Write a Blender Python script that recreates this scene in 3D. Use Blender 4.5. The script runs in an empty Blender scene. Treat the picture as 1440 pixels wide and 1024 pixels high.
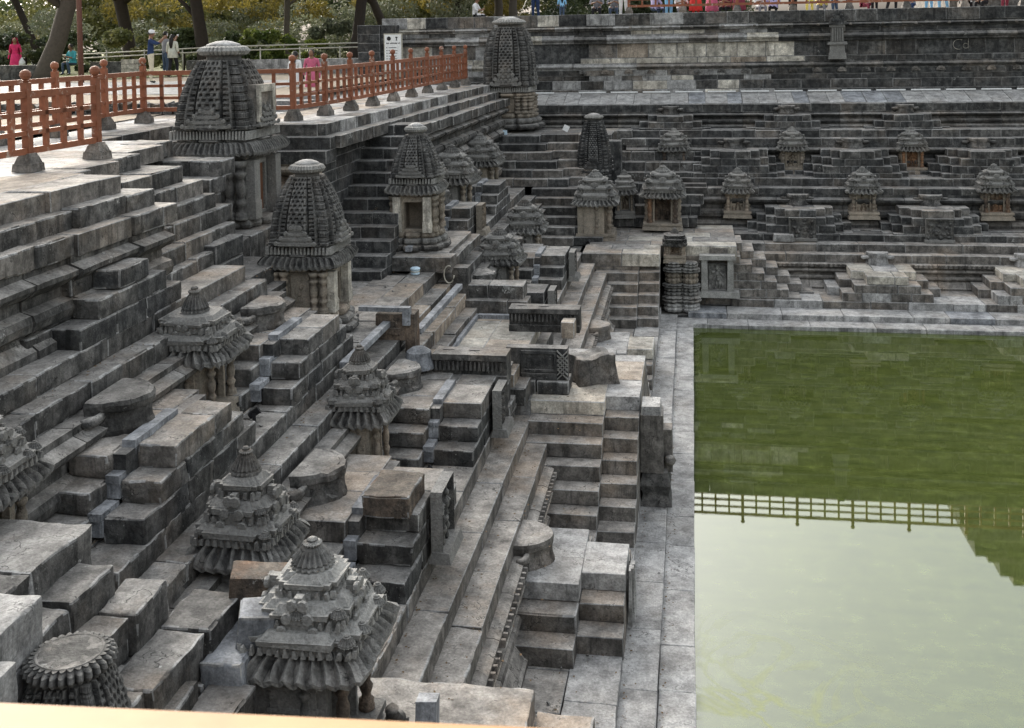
import bpy, bmesh, math, random
import numpy as np
from mathutils import Vector, Matrix, noise as mn
R = random.Random(7)
PI = math.pi
sc = bpy.context.scene
COL = sc.collection

# ------------------------------------------------------------------ camera, light, exposure
cam = bpy.data.cameras.new('camera'); camo = bpy.data.objects.new('camera', cam); COL.objects.link(camo)
cam.sensor_width = 36; cam.lens = 1550 / 1440 * 36
cam.clip_start = 0.05; cam.clip_end = 2000
cam.shift_x = 0.0; cam.shift_y = -(512 - 100.69) / 1440
cam.dof.use_dof = True; cam.dof.focus_distance = 17; cam.dof.aperture_fstop = 11
CR = [[0.98679348, 0.16098156, -0.01798806], [0.01212256, 0.03734419, 0.99922893], [0.16152918, -0.98625065, 0.0348995]]
M = Matrix(CR).transposed().to_4x4(); M.translation = Vector((0, 0, 8.0))
camo.matrix_world = M
sc.camera = camo

SUN_EL, SUN_AZ = math.radians(24), math.radians(-38)      # azimuth measured from +Y towards +X
w = bpy.data.worlds.new('World'); sc.world = w; w.use_nodes = True
nt = w.node_tree; nt.nodes.clear()
sky = nt.nodes.new('ShaderNodeTexSky'); sky.sky_type = 'NISHITA'; sky.sun_disc = False
sky.sun_elevation = SUN_EL; sky.sun_rotation = SUN_AZ
sky.air_density = 1.6; sky.dust_density = 7.0; sky.ozone_density = 1.0
hsv = nt.nodes.new('ShaderNodeHueSaturation'); hsv.inputs['Saturation'].default_value = 0.30
bg = nt.nodes.new('ShaderNodeBackground'); bg.inputs[1].default_value = 0.15
wo = nt.nodes.new('ShaderNodeOutputWorld')
nt.links.new(sky.outputs[0], hsv.inputs['Color']); nt.links.new(hsv.outputs[0], bg.inputs[0]); nt.links.new(bg.outputs[0], wo.inputs[0])
sun = bpy.data.lights.new('sun', 'SUN'); sun.energy = 0.7; sun.angle = math.radians(18); sun.color = (1, .93, .82)
suno = bpy.data.objects.new('sun', sun); COL.objects.link(suno)
sd = Vector((math.sin(SUN_AZ) * math.cos(SUN_EL), math.cos(SUN_AZ) * math.cos(SUN_EL), math.sin(SUN_EL)))
suno.rotation_euler = sd.to_track_quat('Z', 'Y').to_euler(); suno.location = (0, 0, 30)
sc.view_settings.view_transform = 'Standard'; sc.view_settings.look = 'None'
sc.view_settings.gamma = 1.0; sc.view_settings.use_curve_mapping = False
sc.view_settings.exposure = 1.72

# ------------------------------------------------------------------ materials
MATS = {}
def newmat(name):
    m = bpy.data.materials.new(name); m.use_nodes = True
    MATS[name] = m
    return m, m.node_tree.nodes, m.node_tree.links
def mixc(N, L, fac, a, b, t='MIX'):
    n = N.new('ShaderNodeMixRGB'); n.blend_type = t
    for i, v in ((0, fac), (1, a), (2, b)):
        if isinstance(v, (int, float)): n.inputs[i].default_value = v
        elif isinstance(v, tuple): n.inputs[i].default_value = (*v, 1)
        else: L.new(v, n.inputs[i])
    return n.outputs[0]
def noise(N, L, vec, s, d=4, r=.6):
    n = N.new('ShaderNodeTexNoise'); n.inputs['Scale'].default_value = s; n.inputs['Detail'].default_value = d
    n.inputs['Roughness'].default_value = r
    L.new(vec, n.inputs['Vector']); return n.outputs['Fac']
def rng(N, L, v, a, b, c=0., d=1.):
    n = N.new('ShaderNodeMapRange'); L.new(v, n.inputs[0])
    for i, x in zip((1, 2, 3, 4), (a, b, c, d)): n.inputs[i].default_value = x
    return n.outputs[0]
def math_(N, L, op, a, b=0.):
    n = N.new('ShaderNodeMath'); n.operation = op
    for i, v in ((0, a), (1, b)):
        if isinstance(v, (int, float)): n.inputs[i].default_value = v
        else: L.new(v, n.inputs[i])
    return n.outputs[0]
def stone_mat(name, dark, mid, top, warm=(.32, .24, .17), warmth=.25, bump=.5, var=.3, lichen=.5, wear_skylight=.8, carved=False):
    m, N, L = newmat(name); b = N['Principled BSDF']
    g = N.new('ShaderNodeNewGeometry'); oi = N.new('ShaderNodeObjectInfo')
    sh = N.new('ShaderNodeVectorMath'); sh.operation = 'SCALE'
    cmb = N.new('ShaderNodeCombineXYZ')
    for i in range(3): L.new(oi.outputs['Random'], cmb.inputs[i])
    L.new(cmb.outputs[0], sh.inputs[0]); sh.inputs['Scale'].default_value = 37.0
    ad = N.new('ShaderNodeVectorMath'); ad.operation = 'ADD'; L.new(g.outputs['Position'], ad.inputs[0]); L.new(sh.outputs[0], ad.inputs[1])
    P = ad.outputs[0]; PW = g.outputs['Position']
    n1 = noise(N, L, PW, .9, 5, .62); n2 = noise(N, L, P, 6, 6, .65); n3 = noise(N, L, P, 34, 4, .7); n4 = noise(N, L, PW, 2.6, 5, .7); n6 = noise(N, L, P, 2.1, 5, .6)
    c = mixc(N, L, rng(N, L, n2, .40, .62), dark, mid)
    c = mixc(N, L, math_(N, L, 'MULTIPLY', rng(N, L, n1, .5, .72), warmth), c, warm)
    # black crust streaks running down the faces
    st = N.new('ShaderNodeMapping'); st.inputs['Scale'].default_value = (7, 7, .8); L.new(P, st.inputs[0])
    ns = noise(N, L, st.outputs[0], 1.0, 5, .7)
    c = mixc(N, L, math_(N, L, 'MULTIPLY', rng(N, L, ns, .52, .64), .7), c, tuple(x * .45 for x in dark))
    c = mixc(N, L, 1.0, c, rng(N, L, n6, .36, .64, .62, 1.4), 'MULTIPLY')
    # worn, trodden upper surfaces; sky light on the tops is painted in too
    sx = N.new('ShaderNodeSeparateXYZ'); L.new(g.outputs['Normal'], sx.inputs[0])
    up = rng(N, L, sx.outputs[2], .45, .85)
    wr = math_(N, L, 'MULTIPLY', up, math_(N, L, 'MULTIPLY', rng(N, L, n4, .3, .58, .35, 1.0), wear_skylight))
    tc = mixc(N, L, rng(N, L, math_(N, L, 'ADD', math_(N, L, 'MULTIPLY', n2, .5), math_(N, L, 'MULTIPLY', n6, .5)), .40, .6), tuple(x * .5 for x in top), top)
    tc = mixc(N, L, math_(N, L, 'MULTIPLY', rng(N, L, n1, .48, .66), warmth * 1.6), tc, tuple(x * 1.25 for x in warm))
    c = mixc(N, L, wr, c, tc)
    # pale lichen flecks
    v = N.new('ShaderNodeTexVoronoi'); v.inputs['Scale'].default_value = 26; L.new(P, v.inputs['Vector'])
    fl = math_(N, L, 'MULTIPLY', rng(N, L, v.outputs['Distance'], .26, .12), rng(N, L, n4, .55, .66))
    c = mixc(N, L, math_(N, L, 'MULTIPLY', fl, lichen), c, (.42, .42, .39))
    # chalky mineral stains
    n7 = noise(N, L, PW, 1.9, 7, .75)
    mk = math_(N, L, 'MULTIPLY', rng(N, L, n7, .635, .675), rng(N, L, n3, .42, .56))
    c = mixc(N, L, math_(N, L, 'MULTIPLY', mk, lichen * 1.1), c, (.46, .46, .44))
    # hairline cracks
    vc = N.new('ShaderNodeTexVoronoi'); vc.feature = 'DISTANCE_TO_EDGE'; vc.inputs['Scale'].default_value = 1.7
    dv = N.new('ShaderNodeVectorMath'); dv.operation = 'ADD'; nz_ = N.new('ShaderNodeTexNoise'); nz_.inputs['Scale'].default_value = 3.0; nz_.inputs['Detail'].default_value = 4; L.new(P, nz_.inputs['Vector'])
    L.new(P, dv.inputs[0]); L.new(nz_.outputs['Color'], dv.inputs[1]); L.new(dv.outputs[0], vc.inputs['Vector'])
    ck = math_(N, L, 'MULTIPLY', rng(N, L, vc.outputs['Distance'], .016, .006), rng(N, L, n4, .5, .56))
    c = mixc(N, L, math_(N, L, 'MULTIPLY', ck, .75), c, tuple(x * .3 for x in dark))
    if carved:      # ridges rubbed paler
        pt = rng(N, L, g.outputs['Pointiness'], .51, .58)
        c = mixc(N, L, math_(N, L, 'MULTIPLY', pt, .42), c, tuple(min(.6, x * 1.35) for x in top))
    # grain + per stone value
    k = math_(N, L, 'MULTIPLY', rng(N, L, n3, .3, .7, .68, 1.32), rng(N, L, oi.outputs['Random'], 0, 1, 1 - var, 1 + var))
    c = mixc(N, L, 1.0, c, k, 'MULTIPLY')
    L.new(c, b.inputs['Base Color']); b.inputs['Roughness'].default_value = .86
    b.inputs['Specular IOR Level'].default_value = .25
    bp = N.new('ShaderNodeBump'); bp.inputs['Strength'].default_value = bump; bp.inputs['Distance'].default_value = .055
    hh = math_(N, L, 'ADD', math_(N, L, 'MULTIPLY', n2, .9), math_(N, L, 'MULTIPLY', n3, .35))
    n5 = noise(N, L, P, 110, 2, .6)
    hh = math_(N, L, 'ADD', hh, math_(N, L, 'MULTIPLY', n5, .12))
    L.new(hh, bp.inputs['Height']); L.new(bp.outputs[0], b.inputs['Normal'])
    return m
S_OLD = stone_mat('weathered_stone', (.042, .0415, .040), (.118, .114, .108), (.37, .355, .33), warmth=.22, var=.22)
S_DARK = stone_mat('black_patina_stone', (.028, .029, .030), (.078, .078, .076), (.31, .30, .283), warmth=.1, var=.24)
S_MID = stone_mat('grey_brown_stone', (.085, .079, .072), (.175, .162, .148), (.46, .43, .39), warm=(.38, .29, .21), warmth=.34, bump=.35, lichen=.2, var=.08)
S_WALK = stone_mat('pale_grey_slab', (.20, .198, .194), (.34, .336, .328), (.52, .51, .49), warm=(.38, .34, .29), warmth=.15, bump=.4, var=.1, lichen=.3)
S_WARM = stone_mat('sandy_stone', (.21, .175, .14), (.34, .29, .235), (.47, .42, .36), warm=(.45, .34, .24), warmth=.25, bump=.4, var=.12, lichen=.3, wear_skylight=.7)
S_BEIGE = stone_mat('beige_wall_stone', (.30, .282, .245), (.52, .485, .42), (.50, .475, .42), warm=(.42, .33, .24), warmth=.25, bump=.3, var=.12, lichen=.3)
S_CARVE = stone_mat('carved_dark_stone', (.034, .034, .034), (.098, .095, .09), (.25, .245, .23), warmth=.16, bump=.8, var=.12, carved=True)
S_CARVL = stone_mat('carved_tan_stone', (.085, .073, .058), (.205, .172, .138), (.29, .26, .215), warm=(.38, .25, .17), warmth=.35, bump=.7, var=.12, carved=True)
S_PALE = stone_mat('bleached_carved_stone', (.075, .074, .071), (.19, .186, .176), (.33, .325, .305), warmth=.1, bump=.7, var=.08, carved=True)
S_SLATE = stone_mat('blue_slate', (.15, .158, .17), (.27, .28, .295), (.5, .51, .52), warmth=.03, bump=.15, var=.12, lichen=.6, wear_skylight=.5)
S_RED = stone_mat('rust_grey_stone', (.06, .05, .042), (.15, .115, .088), (.26, .235, .2), warm=(.30, .14, .06), warmth=.55, bump=.8, var=.05, wear_skylight=.6)
EDGE = {}
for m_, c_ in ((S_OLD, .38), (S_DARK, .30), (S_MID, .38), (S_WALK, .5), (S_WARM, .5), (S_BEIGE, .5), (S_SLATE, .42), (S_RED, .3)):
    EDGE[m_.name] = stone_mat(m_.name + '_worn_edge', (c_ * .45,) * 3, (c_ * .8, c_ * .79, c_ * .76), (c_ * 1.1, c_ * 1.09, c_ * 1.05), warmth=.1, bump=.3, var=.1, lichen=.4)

def flat_mat(name, col, rough=.7, var=.0, metal=0, emis=None, bump=0, nsc=30, dirt=None):
    m, N, L = newmat(name); b = N['Principled BSDF']
    g = N.new('ShaderNodeNewGeometry'); oi = N.new('ShaderNodeObjectInfo')
    n = noise(N, L, g.outputs['Position'], nsc, 4, .65)
    c = mixc(N, L, 1.0, tuple(col), rng(N, L, n, .3, .7, .8, 1.18), 'MULTIPLY')
    if dirt: c = mixc(N, L, rng(N, L, noise(N, L, g.outputs['Position'], nsc * .35, 5, .7), dirt[1], dirt[1] + .06), c, dirt[0])
    if var: c = mixc(N, L, 1.0, c, rng(N, L, oi.outputs['Random'], 0, 1, 1 - var, 1 + var), 'MULTIPLY')
    L.new(c, b.inputs['Base Color']); b.inputs['Roughness'].default_value = rough; b.inputs['Metallic'].default_value = metal
    b.inputs['Specular IOR Level'].default_value = .3
    if bump:
        bp = N.new('ShaderNodeBump'); bp.inputs['Strength'].default_value = bump; bp.inputs['Distance'].default_value = .01
        L.new(n, bp.inputs['Height']); L.new(bp.outputs[0], b.inputs['Normal'])
    return m
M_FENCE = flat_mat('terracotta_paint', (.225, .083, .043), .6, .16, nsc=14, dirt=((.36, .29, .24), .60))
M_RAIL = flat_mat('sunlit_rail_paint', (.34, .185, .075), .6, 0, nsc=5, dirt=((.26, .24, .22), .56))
M_STEEL = flat_mat('dull_steel', (.38, .36, .30), .5, .1, .3)
M_BLACK = flat_mat('black_plastic', (.015, .015, .017), .4)
M_WHITE = flat_mat('white_paint', (.72, .73, .72), .5)
M_BLUEW = flat_mat('pale_blue_lamp', (.5, .64, .74), .35)
M_BARK = flat_mat('bark', (.085, .072, .058), .9, .3, bump=1.0, nsc=9)
M_BARKD = flat_mat('dark_bark', (.035, .027, .021), .9, .2, bump=1.0, nsc=9)
M_POLE = flat_mat('brown_pole_paint', (.13, .06, .045), .5)
M_SOIL = flat_mat('dusty_soil', (.30, .25, .19), .95, 0, bump=.6, nsc=6)
M_SKIN = flat_mat('skin', (.22, .12, .075), .6, .15)
M_HAIR = flat_mat('hair', (.012, .010, .009), .5)
M_DOOR = flat_mat('brown_door', (.12, .055, .03), .6, 0, nsc=12)
def cloth(name, c, v=.1): return flat_mat(name, c, .85, v, nsc=9)
C_ = dict(navy=cloth('navy_cloth', (.018, .035, .09)), cream=cloth('cream_cloth', (.52, .46, .34)), white=cloth('white_cloth', (.62, .62, .62)),
          black=cloth('black_cloth', (.012, .012, .014)), pink=cloth('pink_cloth', (.55, .03, .12)), rose=cloth('rose_cloth', (.50, .12, .20)),
          teal=cloth('teal_cloth', (.06, .32, .36)), jeans=cloth('jeans_cloth', (.05, .075, .12)), sky=cloth('sky_cloth', (.22, .45, .66)),
          red=cloth('red_cloth', (.55, .035, .03)), maroon=cloth('maroon_cloth', (.18, .03, .05)), lilac=cloth('lilac_cloth', (.42, .38, .6)),
          grey=cloth('grey_cloth', (.2, .2, .22)), yellow=cloth('yellow_cloth', (.6, .5, .12)), pgreen=cloth('leaf_print_cloth', (.5, .5, .42)))
def leaf_mat(name, a, b_, tr=.25):
    m, N, L = newmat(name); b = N['Principled BSDF']
    g = N.new('ShaderNodeNewGeometry'); oi = N.new('ShaderNodeObjectInfo')
    n = noise(N, L, g.outputs['Position'], 1.1, 3); n2 = noise(N, L, g.outputs['Position'], 7, 2)
    c = mixc(N, L, rng(N, L, n, .38, .62), a, b_)
    c = mixc(N, L, 1.0, c, rng(N, L, n2, .25, .75, .5, 1.5), 'MULTIPLY')
    c = mixc(N, L, 1.0, c, rng(N, L, oi.outputs['Random'], 0, 1, .75, 1.3), 'MULTIPLY')
    L.new(c, b.inputs['Base Color']); b.inputs['Roughness'].default_value = .6
    t = N.new('ShaderNodeBsdfTranslucent'); L.new(c, t.inputs[0]); ms = N.new('ShaderNodeMixShader'); ms.inputs[0].default_value = tr
    L.new(b.outputs[0], ms.inputs[1]); L.new(t.outputs[0], ms.inputs[2]); L.new(ms.outputs[0], N['Material Output'].inputs[0])
    return m
L_OLIVE = leaf_mat('olive_leaves', (.08, .09, .028), (.17, .165, .055))
L_DARK = leaf_mat('dark_leaves', (.035, .052, .02), (.075, .095, .035))
L_YEL = leaf_mat('yellow_leaves', (.16, .14, .035), (.30, .24, .05), .4)
L_BRIGHT = leaf_mat('bright_leaves', (.08, .12, .02), (.17, .2, .04), .35)
L_GREY = leaf_mat('grey_green_leaves', (.10, .115, .07), (.17, .18, .11), .25)
M_GRASS = flat_mat('grass_cover', (.13, .14, .045), .95, 0, bump=.8, nsc=4)

def water_mat():
    m, N, L = newmat('algae_water'); N.remove(N['Principled BSDF'])
    g = N.new('ShaderNodeNewGeometry'); P = g.outputs['Position']
    n1 = noise(N, L, P, .35, 5, .6); n2 = noise(N, L, P, 3.2, 6, .7)
    mp = N.new('ShaderNodeMapping'); mp.inputs['Scale'].default_value = (.7, 2.4, 1); L.new(P, mp.inputs[0])
    n3 = noise(N, L, mp.outputs[0], 1.6, 7, .72)
    c = mixc(N, L, rng(N, L, n3, .35, .68), (.040, .054, .013), (.075, .092, .025))
    c = mixc(N, L, math_(N, L, 'MULTIPLY', rng(N, L, n2, .5, .8), .5), c, (.15, .19, .05))
    # scum swirls in the near corner
    wv = N.new('ShaderNodeTexNoise'); wv.inputs['Scale'].default_value = .8; wv.inputs['Detail'].default_value = 5; wv.inputs['Distortion'].default_value = 2.4
    L.new(P, wv.inputs['Vector'])
    sw = rng(N, L, math_(N, L, 'ABSOLUTE', math_(N, L, 'SUBTRACT', wv.outputs['Fac'], .5)), .075, .0)
    sx = N.new('ShaderNodeSeparateXYZ'); L.new(P, sx.inputs[0])
    near = rng(N, L, math_(N, L, 'ADD', sx.outputs[1], math_(N, L, 'MULTIPLY', n1, 3)), 16.6, 14.6)
    sw = math_(N, L, 'MULTIPLY', math_(N, L, 'MULTIPLY', sw, near), rng(N, L, math_(N, L, 'ADD', sx.outputs[0], math_(N, L, 'MULTIPLY', n1, 1.5)), 3.0, 1.6, .12, 1.0))
    c = mixc(N, L, math_(N, L, 'MULTIPLY', sw, .6), c, (.30, .32, .13))
    d = N.new('ShaderNodeBsdfDiffuse'); L.new(c, d.inputs[0])
    gl = N.new('ShaderNodeBsdfGlossy'); gl.inputs['Roughness'].default_value = .004; gl.inputs[0].default_value = (.96, 1.0, .94, 1)
    bp = N.new('ShaderNodeBump'); bp.inputs['Strength'].default_value = .010; bp.inputs['Distance'].default_value = .006
    L.new(math_(N, L, 'ADD', n2, n3), bp.inputs['Height']); L.new(bp.outputs[0], gl.inputs['Normal'])
    fr = N.new('ShaderNodeFresnel'); fr.inputs[0].default_value = 1.75
    f = math_(N, L, 'ADD', math_(N, L, 'MULTIPLY', fr.outputs[0], .74), .065)
    f = math_(N, L, 'SUBTRACT', f, math_(N, L, 'MULTIPLY', sw, .08))
    ms = N.new('ShaderNodeMixShader'); L.new(f, ms.inputs[0]); L.new(d.outputs[0], ms.inputs[1]); L.new(gl.outputs[0], ms.inputs[2])
    L.new(ms.outputs[0], N['Material Output'].inputs[0])
    return m
M_WATER = water_mat()

# ------------------------------------------------------------------ object helpers
USED = set()
def tag(o, label, cat, group=None):
    o['label'] = label; o['category'] = cat
    if group: o['group'] = group
    return o
def thing(name, label, cat, loc=(0, 0, 0), rz=0, group=None):
    o = bpy.data.objects.new(name, None); COL.objects.link(o); o.empty_display_size = .2
    o.location = loc; o.rotation_euler = (0, 0, rz)
    return tag(o, label, cat, group)
def struct(name, loc=(0, 0, 0)):
    o = bpy.data.objects.new(name, None); COL.objects.link(o); o.location = loc; o['kind'] = 'structure'; return o
def put(name, me, mat, parent=None, loc=(0, 0, 0), rot=(0, 0, 0), scale=(1, 1, 1)):
    if mat is not None and len(me.materials) == 0: me.materials.append(mat)
    elif mat is not None and me.materials[0] is not mat:
        me = me.copy(); k = len(me.materials); me.materials.clear(); [me.materials.append(mat) for _ in range(k)]
    o = bpy.data.objects.new(name, me); COL.objects.link(o)
    if parent is not None: o.parent = parent
    o.location = loc; o.rotation_euler = rot; o.scale = scale
    return o
class MB:
    def __init__(s): s.v = []; s.f = []
    def add(s, vs, fs):
        n = len(s.v); s.v += [tuple(v) for v in vs]; s.f += [tuple(i + n for i in f) for f in fs]; return s
    def box(s, x0, x1, y0, y1, z0, z1, tx=0, ty=0):
        v = [(x0, y0, z0), (x1, y0, z0), (x1, y1, z0), (x0, y1, z0), (x0 + tx, y0 + ty, z1), (x1 - tx, y0 + ty, z1), (x1 - tx, y1 - ty, z1), (x0 + tx, y1 - ty, z1)]
        return s.add(v, [(0, 3, 2, 1), (4, 5, 6, 7), (0, 1, 5, 4), (1, 2, 6, 5), (2, 3, 7, 6), (3, 0, 4, 7)])
    def lathe(s, prof, n=16, c=(0, 0, 0), rib=0, ribn=0, a0=0, a1=2 * PI):
        full = abs(a1 - a0 - 2 * PI) < 1e-6; m = n if full else n + 1
        vs = []
        for r, z in prof:
            for i in range(m):
                a = a0 + (a1 - a0) * i / n
                rr = r * (1 + (rib * abs(math.sin(ribn * a / 2)) if ribn else 0))
                vs.append((c[0] + rr * math.cos(a), c[1] + rr * math.sin(a), c[2] + z))
        fs = []
        for k in range(len(prof) - 1):
            for i in range(n):
                j = (i + 1) % m
                fs.append((k * m + i, k * m + j, (k + 1) * m + j, (k + 1) * m + i))
        b = len(vs); fs.append(tuple(range(m - 1, -1, -1))); fs.append(tuple((len(prof) - 1) * m + i for i in range(m)))
        return s.add(vs, fs)
    def tube(s, pts, rad, n=8):
        vs = []
        for k, p in enumerate(pts):
            p = Vector(p); a = Vector(pts[max(0, k - 1)]); b = Vector(pts[min(len(pts) - 1, k + 1)])
            d = (b - a).normalized(); u = d.cross(Vector((.13, .2, 1)) if abs(d.z) < .9 else Vector((1, .1, 0))).normalized(); q = d.cross(u)
            r = rad[k] if isinstance(rad, (list, tuple)) else rad
            for i in range(n):
                t = 2 * PI * i / n; vs.append(p + u * math.cos(t) * r + q * math.sin(t) * r)
        fs = [(k * n + i, k * n + (i + 1) % n, (k + 1) * n + (i + 1) % n, (k + 1) * n + i) for k in range(len(pts) - 1) for i in range(n)]
        fs += [tuple(range(n - 1, -1, -1)), tuple((len(pts) - 1) * n + i for i in range(n))]
        return s.add(vs, fs)
    def prism(s, prof, x0, x1, axis='x'):      # prof: list of (out,z) closed, extruded along axis
        n = len(prof)
        vs = [(x0, o, z) for o, z in prof] + [(x1, o, z) for o, z in prof]
        if axis == 'y': vs = [(o, x, z) for x, o, z in vs]
        fs = [(i, (i + 1) % n, n + (i + 1) % n, n + i) for i in range(n)] + [tuple(range(n - 1, -1, -1)), tuple(range(n, 2 * n))]
        return s.add(vs, fs)
    def mesh(s, name, smooth=False, jit=0, seed=0):
        me = bpy.data.meshes.new(name)
        v = s.v
        if jit:
            v = []
            for p in s.v:
                q = Vector(p); nv = mn.noise_vector(q * 9 + Vector((seed * 3.1, 0, 0))) + mn.noise_vector(q * 31) * .5
                v.append(q + nv * jit)
        me.from_pydata([tuple(p) for p in v], [], s.f)
        bm = bmesh.new(); bm.from_mesh(me); bmesh.ops.recalc_face_normals(bm, faces=bm.faces); bm.to_mesh(me); bm.free()
        if smooth: me.polygons.foreach_set('use_smooth', [True] * len(me.polygons))
        return me

STC = {}
def stone_mesh(l, d, h, var, hi, mat):
    key = (round(l, 1), round(d, 1), round(h * 20) / 20, var, hi, mat.name)
    if key in STC: return STC[key]
    L0, D0, H0 = max(.1, key[0]), max(.1, key[1]), max(.05, key[2])
    rs = random.Random(hash(key[:5]) & 0xffff if False else int(L0 * 1000 + D0 * 77 + H0 * 913 + var * 31 + hi * 7))
    if hi > 0:
        cell = (.2, .14, .075)[hi]
        def axis(S):
            n = max(1, min(30, int(S / cell))); eb = min(.022, S * .12)
            return [-S / 2, -S / 2 + eb] + [-S / 2 + S * q / n for q in range(1, n)] + [S / 2 - eb, S / 2]
        AX = [axis(q) for q in (L0, D0, H0)]; nx, ny, nz = [len(q) - 1 for q in AX]
        bm = bmesh.new(); idx = {}
        def vert(i, j, k):
            t = (i, j, k)
            if t not in idx:
                p = Vector((AX[0][i], AX[1][j], AX[2][k]))
                b = .009
                e = [abs(abs(p[q]) - S / 2) < 1e-6 for q, S in enumerate((L0, D0, H0))]
                if sum(e) >= 2:
                    chip = .5 + 3.4 * max(0, mn.noise(p * 5 + Vector((var * 7.7, L0, 0))) - .12) + .5 * mn.noise(p * 23)
                    for q in range(3):
                        if e[q]: p[q] -= math.copysign(b * chip * (1.0 if sum(e) == 2 else 1.3), p[q])
                nv = mn.noise_vector(p * 3 + Vector((var * 5.1, 0, 3))) * (.010 if hi == 1 else .02) + mn.noise_vector(p * 11 + Vector((0, var * 3.3, 0))) * (.004 if hi == 1 else .009)
                idx[t] = bm.verts.new(p + nv)
            return idx[t]
        for a, b_, fx in ((nx, ny, 2), (ny, nz, 0), (nx, nz, 1)):
            for side in (0, 1):
                for i in range(a):
                    for j in range(b_):
                        q = []
                        for u, v in ((i, j), (i + 1, j), (i + 1, j + 1), (i, j + 1)):
                            if fx == 2: q.append(vert(u, v, nz * side))
                            elif fx == 0: q.append(vert(nx * side, u, v))
                            else: q.append(vert(u, ny * side, v))
                        bm.faces.new(q if side else q[::-1])
        bmesh.ops.recalc_face_normals(bm, faces=bm.faces)
        me = bpy.data.meshes.new('stone'); bm.to_mesh(me); bm.free()
        me.polygons.foreach_set('use_smooth', [True] * len(me.polygons))
        me.set_sharp_from_angle(angle=math.radians(28))
    else:
        b = (.006 + .005 * rs.random()) if hi == 0 else (.010 + .005 * rs.random())
        vs = []; ci = {}
        for sx in (-1, 1):
            for sy in (-1, 1):
                for sz in (-1, 1):
                    c = Vector((sx * L0 / 2, sy * D0 / 2, sz * H0 / 2)) + Vector((rs.uniform(-1, 1), rs.uniform(-1, 1), rs.uniform(-1, 1))) * .005
                    for q in range(3):
                        p = c.copy()
                        for r_ in range(3):
                            if r_ != q: p[r_] -= (sx, sy, sz)[r_] * b * rs.uniform(.6, 1.5)
                        ci[(sx, sy, sz, q)] = len(vs); vs.append(p)
        bm = bmesh.new(); bv = [bm.verts.new(v) for v in vs]
        bmesh.ops.convex_hull(bm, input=bv)
        bmesh.ops.dissolve_limit(bm, angle_limit=.02, verts=bm.verts, edges=bm.edges)
        me = bpy.data.meshes.new('stone'); bm.to_mesh(me); bm.free()
    me.materials.append(mat); me.materials.append(EDGE[mat.name])
    if hi <= 0:
        for p in me.polygons:
            if max(abs(q) for q in p.normal) < .96: p.material_index = 1
    else:
        for p in me.polygons:
            c = p.center
            near = sorted([abs(abs(c[q]) - S / 2) for q, S in enumerate((L0, D0, H0))])
            if near[1] < .016 and mn.noise(c * 7) > -.12: p.material_index = 1
    STC[key] = (me, L0, D0, H0)
    return STC[key]
NST = [0]; CRISP = (S_MID, S_WALK, S_WARM, S_BEIGE, S_SLATE)
def stone(parent, x0, x1, y0, y1, z0, z1, mat, name='stone', hi=None, rot=0.0):
    """one ashlar block filling the given box (world space); the long side may lie along x or y"""
    lx, ly, h = x1 - x0, y1 - y0, z1 - z0
    if lx < .03 or ly < .03 or h < .02: return None
    cx, cy, cz = (x0 + x1) / 2, (y0 + y1) / 2, (z0 + z1) / 2
    dist = math.hypot(cx, cy)
    if hi is None: hi = 2 if dist < 12.5 else (1 if dist < 20 else 0)
    if mat in CRISP and hi < 2: hi = 0
    if hi == 0 and dist > 24: hi = -1
    sw = ly > lx; L_, D_ = (ly, lx) if sw else (lx, ly)
    me, a, b, c = stone_mesh(L_, D_, h, R.randrange(4), hi, mat)
    pl = parent.location if parent is not None else Vector()
    o = bpy.data.objects.new(name, me); COL.objects.link(o); o.parent = parent
    o.location = (cx - pl.x, cy - pl.y, cz - pl.z)
    o.rotation_euler = (0, 0, (PI / 2 if sw else 0) + (PI if R.random() < .5 else 0) + rot)
    o.scale = (L_ / a, D_ / b, h / c)
    NST[0] += 1
    return o
def course(parent, ax, a0, a1, lip, inw, ztop, h, depth, mat, lmin=.7, lmax=1.4, jz=.006, jl=.006, name='stone', gap=.010, hi=None):
    """a row of blocks along axis ax; lip(a) is the outer edge, inw the direction into the bank"""
    a = a0
    f = lip if callable(lip) else (lambda t: lip)
    while a < a1 - .02:
        l = R.uniform(lmin, lmax)
        if a1 - (a + l) < lmin * .6: l = a1 - a
        b = a + l; e = f((a + b) / 2) + R.uniform(-jl, jl); zt = ztop + R.uniform(-jz, jz); o2 = e + inw * depth
        m = mat() if callable(mat) else mat
        lo, hi_ = min(e, o2), max(e, o2)
        g = gap * R.uniform(.4, 1.2) / 2
        if ax == 'y': stone(parent, lo, hi_, a + g, b - g, zt - h, zt, m, name, hi, R.uniform(-.003, .003))
        else: stone(parent, a + g, b - g, lo, hi_, zt - h, zt, m, name, hi, R.uniform(-.003, .003))
        a = b
def pick(*ms):
    return lambda: R.choice(ms)

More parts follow.
